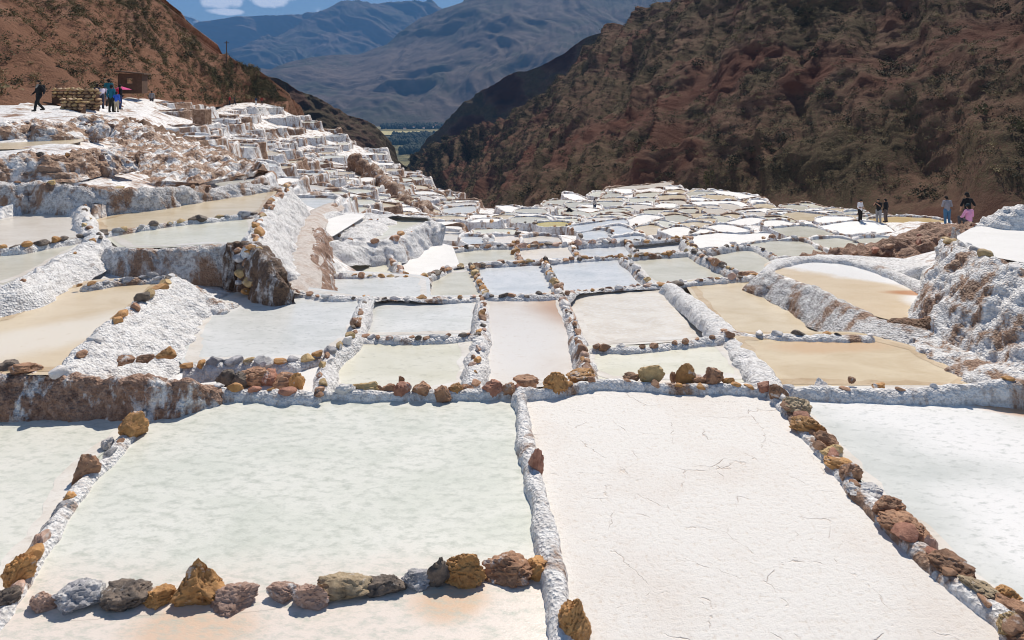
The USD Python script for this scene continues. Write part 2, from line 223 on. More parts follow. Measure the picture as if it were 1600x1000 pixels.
def hill_mat(name, soil, soil2, scrub, scrub2, red, s=.03, cover=.5, bump=1.0, bd=1.0, fine=.8):
    """Soil with scrub patches; the primvar bare (0 to 1) marks cliffs where no scrub grows."""
    return M(name, {'g': ('geometry', {}), 'at': ('attribute', {'attribute': 'bare'}), 'n1': ('noise_texture', {'scale': s, 'detail': 8.0, 'roughness': .68}), 'n2': ('noise_texture', {'scale': s * 7, 'detail': 8.0, 'roughness': .72}),
        'n3': ('noise_texture', {'scale': fine, 'detail': 6.0, 'roughness': .75}), 'r1': ('rgb_ramp', {'ramp': [(0, soil), (.35, soil), (.65, soil2), (1, soil2)]}),
        'r2': ('rgb_ramp', {'ramp': [(0, scrub), (.38, scrub), (.62, scrub2), (1, scrub2)]}), 'ad': ('math', {'math_type': 'add'}), 'sb': ('math', {'math_type': 'subtract'}), 'mb': ('math', {'math_type': 'multiply', 'value2': .5}),
        'rm': ('rgb_ramp', {'ramp': [(0, (0, 0, 0)), (cover - .03, (0, 0, 0)), (cover + .05, (1, 1, 1)), (1, (1, 1, 1))]}), 'hf': ('math', {'math_type': 'multiply', 'value2': .5}), 'mx': ('mix_color', {}), 'rd': ('mix_color', {'b': red}),
        'b': ('bump', {'strength': bump, 'distance': bd}), 'p': ('principled_bsdf', {'roughness': .9, 'specular_ior_level': .1})},
        [('g.position', 'n1.vector'), ('g.position', 'n2.vector'), ('g.position', 'n3.vector'), ('n2.fac', 'r1.fac'), ('n3.fac', 'r2.fac'), ('n1.fac', 'ad.value1'), ('n3.fac', 'ad.value2'), ('ad.value', 'hf.value1'), ('at.fac', 'mb.value1'), ('hf.value', 'sb.value1'), ('mb.value', 'sb.value2'),
         ('sb.value', 'rm.fac'), ('r1.color', 'rd.a'), ('at.fac', 'rd.fac'), ('rd.result', 'mx.a'), ('r2.color', 'mx.b'), ('rm.color', 'mx.fac'), ('mx.result', 'p.base_color'), ('n3.fac', 'b.height'), ('b.normal', 'p.normal')])

# ---------------------------------------------------------------- ponds, by hand: key: (label, look, level, outline in photograph pixels)
PONDS = {
 'big': ('largest pale grey-green pond in front, behind the row of big stones', 'pale', 0, [(232,645),(330,620),(500,612),(640,612),(806,606),(818,650),(832,740),(850,850),(856,892),(700,912),(560,925),(400,950),(270,952),(100,965),(20,940),(45,890),(105,770),(180,690)]),
 'left': ('pale pond cut by the left edge, beside the largest pond', 'leftpale', .01, [(-400,622),(0,622),(130,622),(220,624),(240,640),(180,685),(115,745),(90,795),(40,860),(5,920),(-40,960),(-400,960)]),
 'strip': ('shallow pinkish pond strip at the bottom edge below the row of stones', 'pale', -.001, [(-100,970),(20,945),(100,962),(270,950),(400,948),(560,922),(700,910),(866,892),(884,1000),(900,1150),(-200,1150)]),
 'white': ('big dry white salt pan with hairline cracks in the front', 'crust', .0, [(826,612),(960,594),(1190,600),(1240,655),(1340,765),(1440,860),(1560,940),(1600,1000),(1680,1150),(890,1150),(880,1000),(862,870),(834,730)]),
 'right': ('white and grey pond at the right edge in front, beside the diagonal stone row', 'rightgrey', .01, [(1215,606),(1450,604),(1560,612),(1700,640),(2000,660),(2000,1150),(1650,1100),(1580,960),(1450,850),(1290,690)]),
 'M': ('wide grey-white pond at the foot of the dark stacked stone wall', 'grey', -.05, [(325,480),(380,455),(470,450),(578,465),(566,490),(552,525),(512,552),(440,564),(380,566),(288,566),(310,510)]),
 'nook': ('small white pond tucked in behind the brown front wall', 'white', .05, [(365,583),(480,570),(500,590),(500,612),(370,604)]),
 'B3': ('cream pond directly behind the middle of the front stone row', 'cream', -.08, [(540,538),(600,530),(735,527),(732,570),(726,604),(640,612),(512,614),(512,590),(522,560)]),
 'B4': ('grey pond between two stone rims, one row behind the cream pond', 'grey', -.42, [(575,464),(750,464),(752,520),(560,524),(558,500)]),
 'B5': ('tall beige pond in the middle with a brownish far edge', 'brownedge', -.2, [(757,464),(876,462),(896,510),(912,550),(920,585),(860,598),(800,602),(745,598),(750,540)]),
 'B6': ('greenish cream pond behind the yellow-brown boulders of the front wall', 'cream', -.06, [(922,543),(1000,544),(1125,534),(1168,592),(1060,592),(960,594),(915,580)]),
 'B7': ('beige-grey rippled pond left of the thick white wall', 'ripple', -.4, [(888,458),(960,450),(1045,447),(1095,483),(1130,521),(1060,530),(960,536),(922,542),(900,500)]),
 'B8': ('tan pond right of the thick white wall', 'tan', -.4, [(1075,440),(1140,435),(1200,445),(1285,466),(1350,506),(1360,523),(1150,523),(1122,505),(1095,470)]),
 'B9': ('long tan pond below the grey curved wall on the right', 'tanlong', 0, [(1150,528),(1230,522),(1340,522),(1420,542),(1515,590),(1490,604),(1390,602),(1280,600),(1205,600),(1170,565)]),
 'B10': ('white wide pond left of the small grey one, in front of the white trapezoid ponds', 'grey', -.8, [(485,452),(538,424),(664,432),(666,466),(560,469),(480,464)]),
 'B11': ('small grey pond between two stone rims in the middle row', 'greygreen', -1.1, [(666,430),(737,421),(760,462),(664,467)]),
 'B12': ('bluish white pond in the middle row, wider than the small grey one on its left', 'blue', -1.2, [(736,411),(850,406),(876,459),(758,466)]),
 'B13': ('largest bluish pond of the middle row', 'blue', -1.2, [(848,406),(970,399),(1022,446),(872,459)]),
 'B14': ('grey-green pond of the middle row, left of the thick rim', 'greygreen', -1.25, [(980,400),(1088,393),(1152,434),(1018,444)]),
 'B15': ('olive-tan pond beyond the thick rim of the middle row', 'greygreen', -1.5, [(1095,394),(1168,384),(1216,405),(1196,426),(1146,430)]),
 'B16': ('grey-cream pond left in the third row', 'greygreen', -2.2, [(702,390),(802,384),(816,411),(712,416)]),
 'B17': ('beige pond in the third row between the grey-cream and the bluish one', 'beige', -2.25, [(808,386),(888,380),(904,404),(818,410)]),
 'B18': ('bluish pond in the third row', 'blue', -2.35, [(893,380),(978,377),(992,400),(904,404)]),
 'B19': ('bluish pond with a white band, right in the third row', 'band', -2.5, [(980,377),(1070,372),(1086,393),(1000,399)]),
 'B20': ('white trapezoid pond on the right below the streaked white wall', 'white', -1.3, [(622,404),(652,388),(702,384),(714,420),(640,434)]),
 'B21': ('white trapezoid pond on the left below the streaked white wall', 'cream', -1.2, [(540,418),(575,396),(612,397),(632,432),(550,428)]),
 'L1': ('long tan pond on the left terrace above the brown wall', 'tanleft', .46, [(-250,600),(-250,500),(0,500),(45,476),(90,452),(140,440),(200,436),(262,434),(215,475),(182,506),(140,545),(100,580),(0,579)]),
 'L2': ('greyish tan pond at the left edge above the long tan pond', 'greygreen', .72, [(-250,470),(-250,390),(0,388),(60,382),(136,370),(140,378),(92,403),(45,428),(0,444)]),
 'L3': ('pale cream pond on the terrace above the dark stacked stone wall', 'cream', .7, [(165,362),(230,354),(300,344),(400,336),(392,382),(330,380),(260,385),(195,386)]),
 'L4': ('tan pond behind the pale cream terrace pond', 'tan', .72, [(148,345),(200,332),(300,316),(430,294),(412,325),(395,338),(300,346),(230,354),(160,362)]),
 'L5': ('whitish pond at the left edge below the grey wall', 'beige', .76, [(-250,360),(0,344),(60,332),(115,320),(130,345),(130,368),(60,380),(0,388),(-250,395)]),
 'R1': ('oval tan and white pond with an orange stain on the right', 'oval', -.06, [(1196,418),(1215,406),(1260,401),(1330,407),(1400,428),(1450,452),(1488,484),(1484,500),(1420,502),(1375,494),(1320,470),(1255,438)]),
 'R2': ('white pan high on the mound at the right edge', 'white', 1.1, [(1503,372),(1530,356),(1600,350),(1800,350),(1900,430),(1700,430),(1600,408),(1545,398)]),
 'D0': ('white pond right of the earthen footpath', 'white', -.4, [(480,360),(495,345),(540,334),(568,336),(510,372),(478,370)]),
 'D1': ('cream pond on top of the streaked white wall', 'cream', -.7, [(568,372),(615,340),(670,343),(618,368),(588,374)]),
}
# far terrace on the right, small ponds: (look, outline in photograph pixels); their distance follows from the row
Z7 = lambda *p: [(800 + x / 4, 250 + y / 4) for x, y in p]
Z6 = lambda *p: [(400 + x / 4, 250 + y / 4) for x, y in p]
Z8 = lambda *p: [(1200 + x / 4, 250 + y / 4) for x, y in p]
FARP = [('blue', Z7((440,465),(560,440),(620,480),(480,500))), ('blue', Z7((565,430),(670,412),(780,465),(635,480))), ('blue', Z7((640,495),(790,475),(850,510),(700,515))), ('blue', Z7((370,420),(690,375),(700,390),(430,455))),
 ('white', Z7((695,395),(830,345),(930,355),(765,415))), ('tan', Z7((790,425),(880,410),(935,435),(870,475))), ('cream', Z7((870,402),(930,383),(1020,405),(940,432))), ('greygreen', Z7((945,360),(1030,345),(1140,378),(1050,402))),
 ('tan', Z7((1055,405),(1150,390),(1240,405),(1140,435))), ('white', Z7((940,450),(1050,418),(1150,455),(1060,487))), ('white', Z7((1150,465),(1200,435),(1280,460),(1180,475))), ('white', Z7((1225,425),(1320,405),(1480,440),(1350,465))),
 ('tan', Z7((1080,342),(1200,340),(1300,355),(1200,372))), ('tan', Z7((1260,370),(1370,340),(1460,355),(1320,392))), ('white', Z7((1360,395),(1500,360),(1570,375),(1440,412))), ('white', Z7((1420,320),(1600,305),(1640,345),(1480,345))),
 ('white', Z7((1120,265),(1400,258),(1470,290),(1200,292))), ('tan', Z7((1120,240),(1250,220),(1370,230),(1380,250),(1200,252))), ('beige', Z7((930,260),(1060,255),(1080,285),(940,288))), ('tan', Z7((930,225),(1060,220),(1080,245),(930,250))),
 ('cream', Z7((790,215),(900,205),(920,235),(800,242))), ('cream', Z7((720,245),(880,240),(880,265),(740,267))), ('tan', Z7((570,245),(700,240),(700,265),(560,264))), ('greygreen', Z7((530,265),(680,265),(660,290),(520,288))),
 ('white', Z7((740,282),(850,268),(850,292),(760,302))), ('cream', Z7((480,342),(640,308),(720,322),(560,367))), ('beige', Z7((570,348),(660,330),(730,352),(640,372))), ('greygreen', Z7((350,272),(480,267),(490,297),(380,302))),
 ('cream', Z7((240,322),(370,302),(400,332),(260,352))), ('yellow', Z7((170,397),(300,390),(360,402),(350,417),(190,417))), ('cream', Z7((270,375),(390,370),(390,388),(300,390))), ('white', Z7((90,362),(200,345),(200,372),(100,377))),
 ('beige', Z7((600,185),(720,167),(850,160),(985,140),(960,164),(700,192))), ('tan', Z7((985,195),(1050,190),(1080,215),(990,217))), ('tan', Z7((1120,202),(1160,185),(1220,205),(1150,212))), ('white', Z7((1250,192),(1350,200),(1520,230),(1420,242))),
 ('beige', Z7((85,492),(180,477),(270,490),(275,515),(90,520))), ('beige', Z6((1135,470),(1270,470),(1285,506),(1140,502))), ('blue', Z6((1300,482),(1450,485),(1460,518),(1330,526))), ('pink', Z6((1470,482),(1620,480),(1625,522),(1480,522))),
 ('tan', Z6((1190,412),(1330,407),(1330,432),(1200,437))), ('tan', Z6((1340,412),(1480,408),(1480,432),(1340,434))), ('cream', Z6((1100,377),(1190,367),(1200,392),(1110,397))), ('cream', Z6((1380,440),(1480,437),(1600,440),(1600,462),(1380,462))),
 ('white', Z7((1090,488),(1300,462),(1420,470),(1600,462),(1600,492),(1330,535),(1160,545))), ('greygreen', Z8((30,432),(250,415),(400,467),(200,497))), ('greygreen', Z8((-100,535),(0,517),(210,510),(340,592),(250,602),(0,612))), ('greygreen', Z8((282,502),(450,492),(600,542),(450,592))),
 ('white', Z8((340,415),(560,385),(700,400),(765,450),(600,462),(470,470))), ('greygreen', Z8((555,500),(700,487),(790,495),(640,535))), ('tan', Z8((115,340),(200,328),(390,350),(300,378),(200,385))), ('tan', Z8((350,320),(430,303),(600,330),(560,352))),
 ('cream', Z8((155,285),(240,272),(350,300),(280,312))), ('ochre', Z8((640,372),(800,358),(1000,365),(1100,385),(1070,407),(900,402),(740,395))), ('white', Z8((0,385),(80,380),(135,400),(60,420),(0,418))), ('white', Z8((0,310),(70,305),(105,325),(20,342))), ('cream', Z8((0,350),(70,345),(100,362),(0,378)))]
ROWY = np.array([[285, 150], [295, 138], [310, 115], [329, 93], [350, 52], [378, 35], [400, 27], [435, 20], [495, 14], [600, 9]])
def rowdist(py): return float(np.interp(py, ROWY[:, 0], ROWY[:, 1]))
pond_poly, FARL = {}, []
for k, (lab, look, z, pts) in PONDS.items():
    P = np.array([U(x, y, z)[:2] for x, y in pts]); pg = Polygon(chaikin(P, 2, .22 if k == 'R1' else .10)).buffer(0); pond_poly[k] = (pg, z)
for look, pts in FARP:
    my = np.mean([p[1] for p in pts]); mx = np.mean([p[0] for p in pts]); D = rowdist(my)
    if mx < 800: D = float(np.interp(my, [340, 350, 360, 370, 380], [80, 62, 48, 38, 34]))
    z = H - (my - YH) * D / F
    FARL.append((look, z, Polygon(chaikin(np.array([U(x, y, z)[:2] for x, y in pts]), 2, .10)).buffer(.12 + .006 * D, join_style=2), mx, my, D))

# ---------------------------------------------------------------- ground
CP = [(0,172,39),(60,172,39),(180,175,45),(240,166,62),(300,165,85),(360,160,147),(410,161,160),(430,166,160),(480,187,160),(540,217,158),(600,247,155),(660,288,152),(720,328,150),(752,350,148),
      (458,244,125),(520,250,118),(430,240,95),(420,285,42),(380,290,28),(430,300,24),(500,315,42),(560,328,48),(600,300,88),(650,335,75),(700,362,52),(560,336,36),(330,245,42),(350,200,75),(300,225,36),(250,260,26),
      (0,285,17.5),(130,292,17.5),(0,238,21),(120,225,23),(0,226,24),(0,190,29),(120,188,33),(200,200,35),(220,250,26),(-400,285,17),(-400,172,36),(450,450,13.8),(470,390,16.5),(490,350,20),(-300,172,38),
      (1600,340,14.5),(1900,330,15),(1500,352,38),(1380,347,50),(1600,352,38),(1700,400,14),(2000,420,13)]
fr = np.random.default_rng(31); allp = shapely.union_all([x[2] for x in FARL])
for _ in range(900):
    px, py = fr.uniform(690, 1420), fr.uniform(292, 346)
    if py < np.interp(px, [690, 840, 940, 1050, 1200, 1350, 1420], [330, 322, 297, 292, 316, 337, 343]) or (px < 800 and py < 338): continue
    D = rowdist(py) * (1 if px > 850 else .85); z = H - (py - YH) * D / F; w, h = fr.uniform(18, 34) * (1 if D < 90 else .8), fr.uniform(3.5, 6.5); k = fr.uniform(-12, 12)
    q = Polygon(chaikin(np.array([U(x, y, z)[:2] for x, y in [(px - w - k, py - h), (px + w * .8 - k, py - h * fr.uniform(.8, 1.2)), (px + w + k, py + h), (px - w + k, py + h * fr.uniform(.8, 1.2))]]), 1)).buffer(.1)
    if q.intersection(allp).area > .12 * q.area: continue
    allp = allp.union(q.buffer(.2)); FARL.append((['white', 'cream', 'tan', 'beige', 'greygreen', 'white'][int(fr.integers(6))], z, q, px, py, D))
print('far ponds', len(FARL))
pts, vals = [], []
for p in CP:
    w = UY(*p); pts.append(w[:2]); vals.append(w[2] - .15)
for pg, z in pond_poly.values():
    c = np.array(pg.representative_point().coords[0]); pts.append(c); vals.append(z - .35)
for look, z, pg, mx, my, D in FARL: pts.append(np.array(pg.centroid.coords[0])); vals.append(z - .5)
for px, py, Y in [(430,166,160),(480,187,160),(540,217,158),(600,247,155),(660,288,152),(720,328,150),(752,350,148)]:
    w = UY(px, py, Y); pts += [w[:2] + (22, 14), w[:2] + (60, 40)]; vals += [w[2] - 16, w[2] - 45]
for px, py, Y in [(800,335,120),(840,322,125),(940,294,145),(1050,289,155),(1200,313,118),(1350,336,82),(1480,348,55),(1600,352,46)]:
    w = UY(px, py, Y); pts += [w[:2], w[:2] + (0, 25), w[:2] + (0, 70)]; vals += [w[2] - .3, w[2] - 12, w[2] - 40]
pts, vals = np.array(pts), np.array(vals)
warp = lambda q: np.stack([q[:, 0] / (q[:, 1] + 4) * 2.2, np.log(q[:, 1] + 2)], 1)
rbf = RBFInterpolator(warp(pts), vals, kernel='linear', smoothing=1e-3)
gy = np.exp(np.linspace(math.log(3.2), math.log(240), 330)); gx = np.linspace(-1.35, 1.35, 430)
GX, GY = np.meshgrid(gx, gy); GX = GX * GY
G2 = np.stack([GX.ravel(), GY.ravel()], 1); GZ = rbf(warp(G2))
GZ += (fbm(np.c_[G2 * .35, G2[:, :1] * 0], 4, 3) - .5) * np.clip(.02 * G2[:, 1], .05, 1.2)
for pg, z in list(pond_poly.values()) + [(x[2], x[1]) for x in FARL]:
    big = pg.buffer(.15 + .004 * pg.centroid.y); sel = shapely.contains_xy(big, G2[:, 0], G2[:, 1])
    GZ[sel] = np.minimum(GZ[sel], z - .07 - .002 * pg.centroid.y)
def ground_z(x, y): return float(rbf(warp(np.array([[x, y]])))[0])
struct('ground', (np.c_[G2, GZ], grid_faces(*GX.shape)), SALT['ground'])

# ---------------------------------------------------------------- hills and mountains
def patch(bottom, top, nu, nv, disp, back=60.0, sag=0.0):
    """A hillside between a lower and an upper line (photograph pixels with distances); disp(P, u, v) in metres along the normal."""
    b = np.array([UY(*p) for p in bottom]); t = np.array([UY(*p) for p in top])
    cb, ct = curve(b, 1e9), None
    def res(P, n):
        s = np.r_[0, np.cumsum(np.linalg.norm(np.diff(P, axis=0), axis=1))]; q = np.linspace(0, s[-1], n)
        return np.stack([np.interp(q, s, P[:, k]) for k in range(3)], 1)
    B, T = res(curve(b, np.linalg.norm(np.diff(b, axis=0), axis=1).sum() / 400), nu), res(curve(t, np.linalg.norm(np.diff(t, axis=0), axis=1).sum() / 400), nu)
    v = np.linspace(0, 1, nv)[:, None, None]
    P = B[None] * (1 - v) + T[None] * v
    P[..., 2] -= sag * np.sin(np.pi * v[..., 0]) * np.linalg.norm(T - B, axis=1)[None]
    uu, vv = np.meshgrid(np.linspace(0, 1, nu), v[:, 0, 0]); f = grid_faces(nv, nu); flat = P.reshape(-1, 3)
    n = normals(flat, f)
    if n[:, 2].mean() < 0: f = f[:, ::-1]; n = -n
    d, bare = disp(flat, uu.ravel(), vv.ravel())
    flat = flat + n * d[:, None]
    rows = flat.reshape(nv, nu, 3); extra = []
    for k in (1, 2, 3): e = rows[-1].copy(); e[:, 1] += back * k * .6; e[:, 2] -= back * k * k * .16; extra.append(e)
    flat = np.vstack([flat] + extra); bare = np.r_[bare, np.zeros(3 * nu)]
    f = grid_faces(nv + 3, nu)
    if normals(flat, f)[:, 2].mean() < 0: f = f[:, ::-1]
    return flat, f, bare, nu, nv
sst = lambda a, b, x: (lambda t: t * t * (3 - 2 * t))(np.clip((x - a) / (b - a), 0, 1))
def right_disp(P, u, v):
    g = np.stack([u * 26 + v * 2.5, v * 2.2, u * 0], 1)
    gul = 1 - np.abs(2 * fbm(g, 4, 11) - 1)
    v0 = .20 + .16 * fbm(np.stack([u * 9, u * 0, u * 0], 1), 3, 5) + .10 * np.sin(u * 9)
    sc = sst(-.02, .02, v - v0) * sst(.28, .5, u)
    d = 19 * (gul - .7) + 8 * (fbm(P / 45, 5, 2) - .5) + 6 * (fbm(np.stack([u * 44 + v * 9, v * 5, u * 0], 1), 4, 6) - .5) + 4.2 * (fbm(P / 9, 5, 8) - .5) + 1.5 * (1 - np.abs(2 * fbm(P / 5, 4, 18) - 1) - .7) + 1.6 * (sc - 1) * sst(.28, .5, u) * fbm(np.stack([u * 14, u * 0, u * 0], 1), 3, 15) * 1.6
    bare = sst(.53, .68, fbm(P / 22, 5, 21)) * .8
    bare = np.maximum(bare, (sst(-.16, -.09, v - v0) * (1 - sst(-.01, .02, v - v0))) * sst(.28, .45, u) * sst(.35, .6, fbm(P / 14, 4, 27)))
    return d * np.clip(v * 9, .15, 1), bare
right_hill = patch([(640,262,760),(690,300,520),(760,352,270),(900,350,200),(1100,348,172),(1300,352,138),(1500,362,108),(1800,385,84)],
                   [(652,246,765),(700,215,640),(780,190,530),(837,160,480),(912,93,455),(960,46,440),(1040,-4,400),(1150,-80,350),(1350,-190,290),(1600,-300,235),(1950,-380,200)], 680, 430, right_disp, sag=.03)
left_hill = patch([(-300,182,37),(0,182,41),(70,182,43),(130,182,47),(190,178,53),(240,174,78),(300,170,100),(360,166,150),(420,166,163),(450,176,166)],
                  [(-600,-260,75),(-100,-210,92),(120,-100,110),(235,-14,128),(262,4,132),(278,22,135),(310,58,142),(345,86,150),(400,112,170),(440,146,185)], 330, 240,
    lambda P, u, v: ((6 * (fbm(P / 18, 5, 31) - .5) + 1.8 * (fbm(P / 3.5, 4, 33) - .5) + 3 * (fbm(np.stack([u * 22, v * 2, u * 0], 1), 3, 7) - .5)) * np.clip(v * 6, .12, 1), np.clip(sst(.40, .58, fbm(P / 12, 4, 41)) + .8 * (1 - sst(.25, .5, v)), 0, 1)), back=40, sag=.02)
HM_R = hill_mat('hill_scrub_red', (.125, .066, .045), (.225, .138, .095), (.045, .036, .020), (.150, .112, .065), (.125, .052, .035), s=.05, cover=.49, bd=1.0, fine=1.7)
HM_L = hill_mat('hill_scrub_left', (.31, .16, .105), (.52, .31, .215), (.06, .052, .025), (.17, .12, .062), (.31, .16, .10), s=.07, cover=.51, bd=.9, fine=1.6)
HM_D = hill_mat('hill_far', (.090, .054, .042), (.150, .095, .072), (.055, .046, .028), (.110, .085, .055), (.06, .026, .02), s=.02, cover=.45, bd=3.0, fine=.3)
HM_M = hill_mat('mountain_slopes', (.070, .054, .046), (.135, .105, .088), (.036, .040, .028), (.080, .074, .052), (.17, .125, .10), s=.0016, cover=.5, bd=18.0, fine=.010)
SNOW = hill_mat('mountain_snow', (.12, .11, .11), (.2, .19, .19), (.7, .72, .75), (.82, .84, .86), (.13, .12, .12), s=.002, cover=.42, bd=30.0, fine=.006)
def mgen(a, s):
    def f(P, u, v):
        w = fbm(P / 1800, 4, s); g = np.stack([u * 7 + v * 2.4 + w * 4, v * 1.5, u * 0], 1); h = np.stack([u * 26 + v * 6 + w * 14, v * 5, u * 0], 1)
        d = a * 1.3 * (fbm(g, 5, s) - .5) + a * .30 * (1 - np.abs(2 * fbm(h, 4, s + 3) - 1) - .7) + a * .55 * (fbm(P / 420, 6, s + 5) - .5)
        return d * np.clip(v * 5, .1, 1) * (1 - .5 * v), .6 * sst(.52, .70, fbm(P / 900, 5, s + 9)) * v
    return f
def put_hill(name, h, mat):
    m = struct(name, (h[0], h[1]), mat); primvar(m, 'bare', h[2]); return m
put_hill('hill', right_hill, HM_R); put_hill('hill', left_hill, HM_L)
gen = lambda a, b, c, s: (lambda P, u, v: ((a * (fbm(P / b, 5, s) - .5) + a * .35 * (1 - np.abs(2 * fbm(P / (b * .3), 4, s + 3) - 1) - .7)) * np.clip(v * 6, .1, 1), sst(.5, .64, fbm(P / c, 4, s + 9))))
put_hill('hill', patch([(640,300,900),(700,250,900),(800,230,880),(900,220,860),(1000,210,820)], [(635,262,930),(668,224,930),(700,190,930),(737,155,930),(762,139,920),(800,114,900),(830,109,890),(875,86,870),(915,58,850),(965,44,830),(1020,20,800)], 160, 90, gen(26, 60, 60, 51)), HM_D)
put_hill('hill', patch([(330,235,420),(440,230,430),(520,250,440),(600,275,450),(650,300,470)], [(330,92,420),(382,108,430),(440,124,450),(490,147,470),(540,174,490),(575,192,500),(594,212,505),(604,236,500),(640,262,495)], 220, 110, gen(16, 40, 40, 61)), HM_D)
put_hill('mountain', patch([(250,215,2900),(450,206,3100),(600,196,3300),(760,200,3300),(1000,215,3000),(1300,230,2700)], [(250,130,4200),(400,104,4600),(450,91,4800),(510,84,5000),(570,77,5200),(650,37,5600),(700,10,5800),(760,-25,6000),(860,-60,6200),(950,-45,6000),(1040,-12,5600),(1300,20,5000)], 420, 220, mgen(300, 71), back=900), HM_M)
put_hill('mountain', patch([(250,150,6500),(450,140,7000),(700,150,7500),(900,150,7500)], [(250,118,7200),(360,84,7600),(400,64,7900),(440,48,8200),(480,24,8500),(545,-2,8900),(590,2,9000),(625,4,9200),(640,0,9200),(660,3,9200),(672,-2,9200),(690,10,9200),(760,40,9000)], 320, 150, mgen(330, 81), back=900), HM_M)
put_hill('mountain', patch([(150,120,8600),(400,110,9000),(620,120,9000)], [(150,60,8600),(280,44,9000),(310,35,9100),(345,30,9200),(395,23,9300),(440,25,9300),(480,20,9400),(560,12,9400),(640,40,9400)], 260, 100, mgen(260, 91), back=900), HM_M)
put_hill('mountain', patch([(200,110,10000),(300,110,10000),(400,110,10000)], [(200,14,10500),(262,12,10500),(276,18,10500),(290,25,10500),(312,33,10500),(360,60,10500),(420,90,10500)], 120, 60, mgen(260, 101), back=900), SNOW)
# valley floor with fields and woods
VZ = UY(640, 214, 2700)[2]
FIELD = hill_mat('valley_fields', (.20, .17, .075), (.28, .24, .12), (.045, .055, .028), (.09, .085, .04), (.2, .17, .08), s=.004, cover=.5, bd=.2, fine=.02)
vx, vy = np.meshgrid(np.linspace(-2600, 2600, 60), np.linspace(900, 4200, 50))
vm = struct('valley_floor', (np.c_[vx.ravel(), vy.ravel(), VZ + 6 * fbm(np.c_[vx.ravel() / 300, vy.ravel() / 300, vx.ravel() * 0], 3, 4)], grid_faces(50, 60)), FIELD); primvar(vm, 'bare', np.zeros(3000))
FIELD2 = simple('stubble_field', (.42, .36, .16), scale=.02)
def field(px0, py0, px1, py1):
    a, b, c, d = U(px0, py1, VZ + 8), U(px1, py1, VZ + 8), U(px1, py0, VZ + 8), U(px0, py0, VZ + 8)
    struct('field', (np.array([a, b, c, d]), np.array([[0, 1, 2], [0, 2, 3]])), FIELD2)
field(592, 205, 664, 211); field(628, 229, 650, 234); field(640, 207, 690, 209)

# ---------------------------------------------------------------- near ponds
CR = {}
def wob(P, z, amp, s):
    n = (fbm(np.c_[P * 3, P[:, :1] * 0 + z], 3, s) - .5) * amp; m = (fbm(np.c_[P * 3, P[:, :1] * 0 + z + 9], 3, s + 5) - .5) * amp
    return P + np.stack([n, m], 1)
for k, (lab, look, z, pp) in PONDS.items():
    pg = pond_poly[k][0]; c = pg.representative_point()
    t = thing('salt_pond', lab, 'salt pond', (c.x, c.y, z))
    part(t, 'salt_crust' if look in ('crust', 'white') else 'brine', tri_poly(pg.buffer(.04 if k in ('big', 'left', 'strip', 'white', 'right') else .11), z), BR[look])
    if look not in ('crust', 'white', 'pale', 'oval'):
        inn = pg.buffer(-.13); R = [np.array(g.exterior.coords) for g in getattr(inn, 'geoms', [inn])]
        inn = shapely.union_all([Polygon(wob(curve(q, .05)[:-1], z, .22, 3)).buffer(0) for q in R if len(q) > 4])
        part(t, 'wet_edge', tri_poly(pg.buffer(.02).difference(inn), z + .003), BR['edge' if look not in ('tan', 'tanleft', 'tanlong', 'oval') else 'edge_tan'])  # brown silt fringe that also paints the thin shadow line beneath the rims
    for i, (lk, q) in enumerate(CR.get(k, [])):
        C = chaikin(np.array([U(x, y, z)[:2] for x, y in q]), 3)
        C = curve(np.vstack([C, C[:1]]), .06)[:-1]
        sp = Polygon(wob(C, z, .35, 3 + i)).buffer(0).intersection(pg.buffer(.03))
        part(t, 'salt_crust' if lk == 'white' else 'silt_stain', tri_poly(sp, z + .004 * (i + 1)), BR[lk])

# ---------------------------------------------------------------- stones
def stone_mesh(seed, size, sub=2, rough=1.0, peak=0.0):
    r = np.random.default_rng(seed); m = trimesh.creation.icosphere(sub); v = np.array(m.vertices)
    for _ in range(11):
        d = r.normal(size=3); d /= np.linalg.norm(d); lim = r.uniform(.5, .88); s = v @ d; over = s > lim
        v[over] -= np.outer((s[over] - lim) * .92, d)
    q = v * 1.4 + r.uniform(0, 50, 3)
    v = v * (1 + .36 * rough * (fbm(q, 3, seed % 97) - .5))[:, None]
    if sub >= 3: v = v * (1 + .22 * rough * (fbm(q * 4.5, 4, seed % 89 + 3) - .5) - .10 * rough * np.maximum(0, np.abs(fbm(q * 2.3, 4, seed % 71) - .5) * -9 + 1))[:, None]
    if peak: t = np.clip(v[:, 2], 0, 1); v[:, :2] *= (1 - peak * t)[:, None]; v[:, 2] *= 1 + peak * .7 * t
    return v * np.array(size) * .5, np.array(m.faces)
def place(v, loc, rz):
    c, s = math.cos(rz), math.sin(rz); w = v.copy(); w[:, 0] = v[:, 0] * c - v[:, 1] * s; w[:, 1] = v[:, 0] * s + v[:, 1] * c
    return w + np.asarray(loc)
sseed = [100]
def hero(parent, px, py, w, h, col, z=0.0, lean=0.0, peak=0.0, elong=.72, sub=None):
    """A stone from its base row (px, py), width and height in photograph pixels, standing at level z."""
    sseed[0] += 1; P = U(px, py, z); s = P[1] / F; W = w * s; D = W * elong; tilt = (py - YH) / F
    Hh = max(h * s - D * tilt * .75, .35 * W) * 1.15; sub = sub or (4 if w >= 40 else 3)
    v, f = stone_mesh(sseed[0] * 13, (W * 1.28, D * 1.28, Hh * 1.5), sub, 1.25, peak)
    part(parent, 'stone', (place(v, (P[0], P[1] + D * .35, z + Hh * .34), lean), f), ST[col], smooth=32)

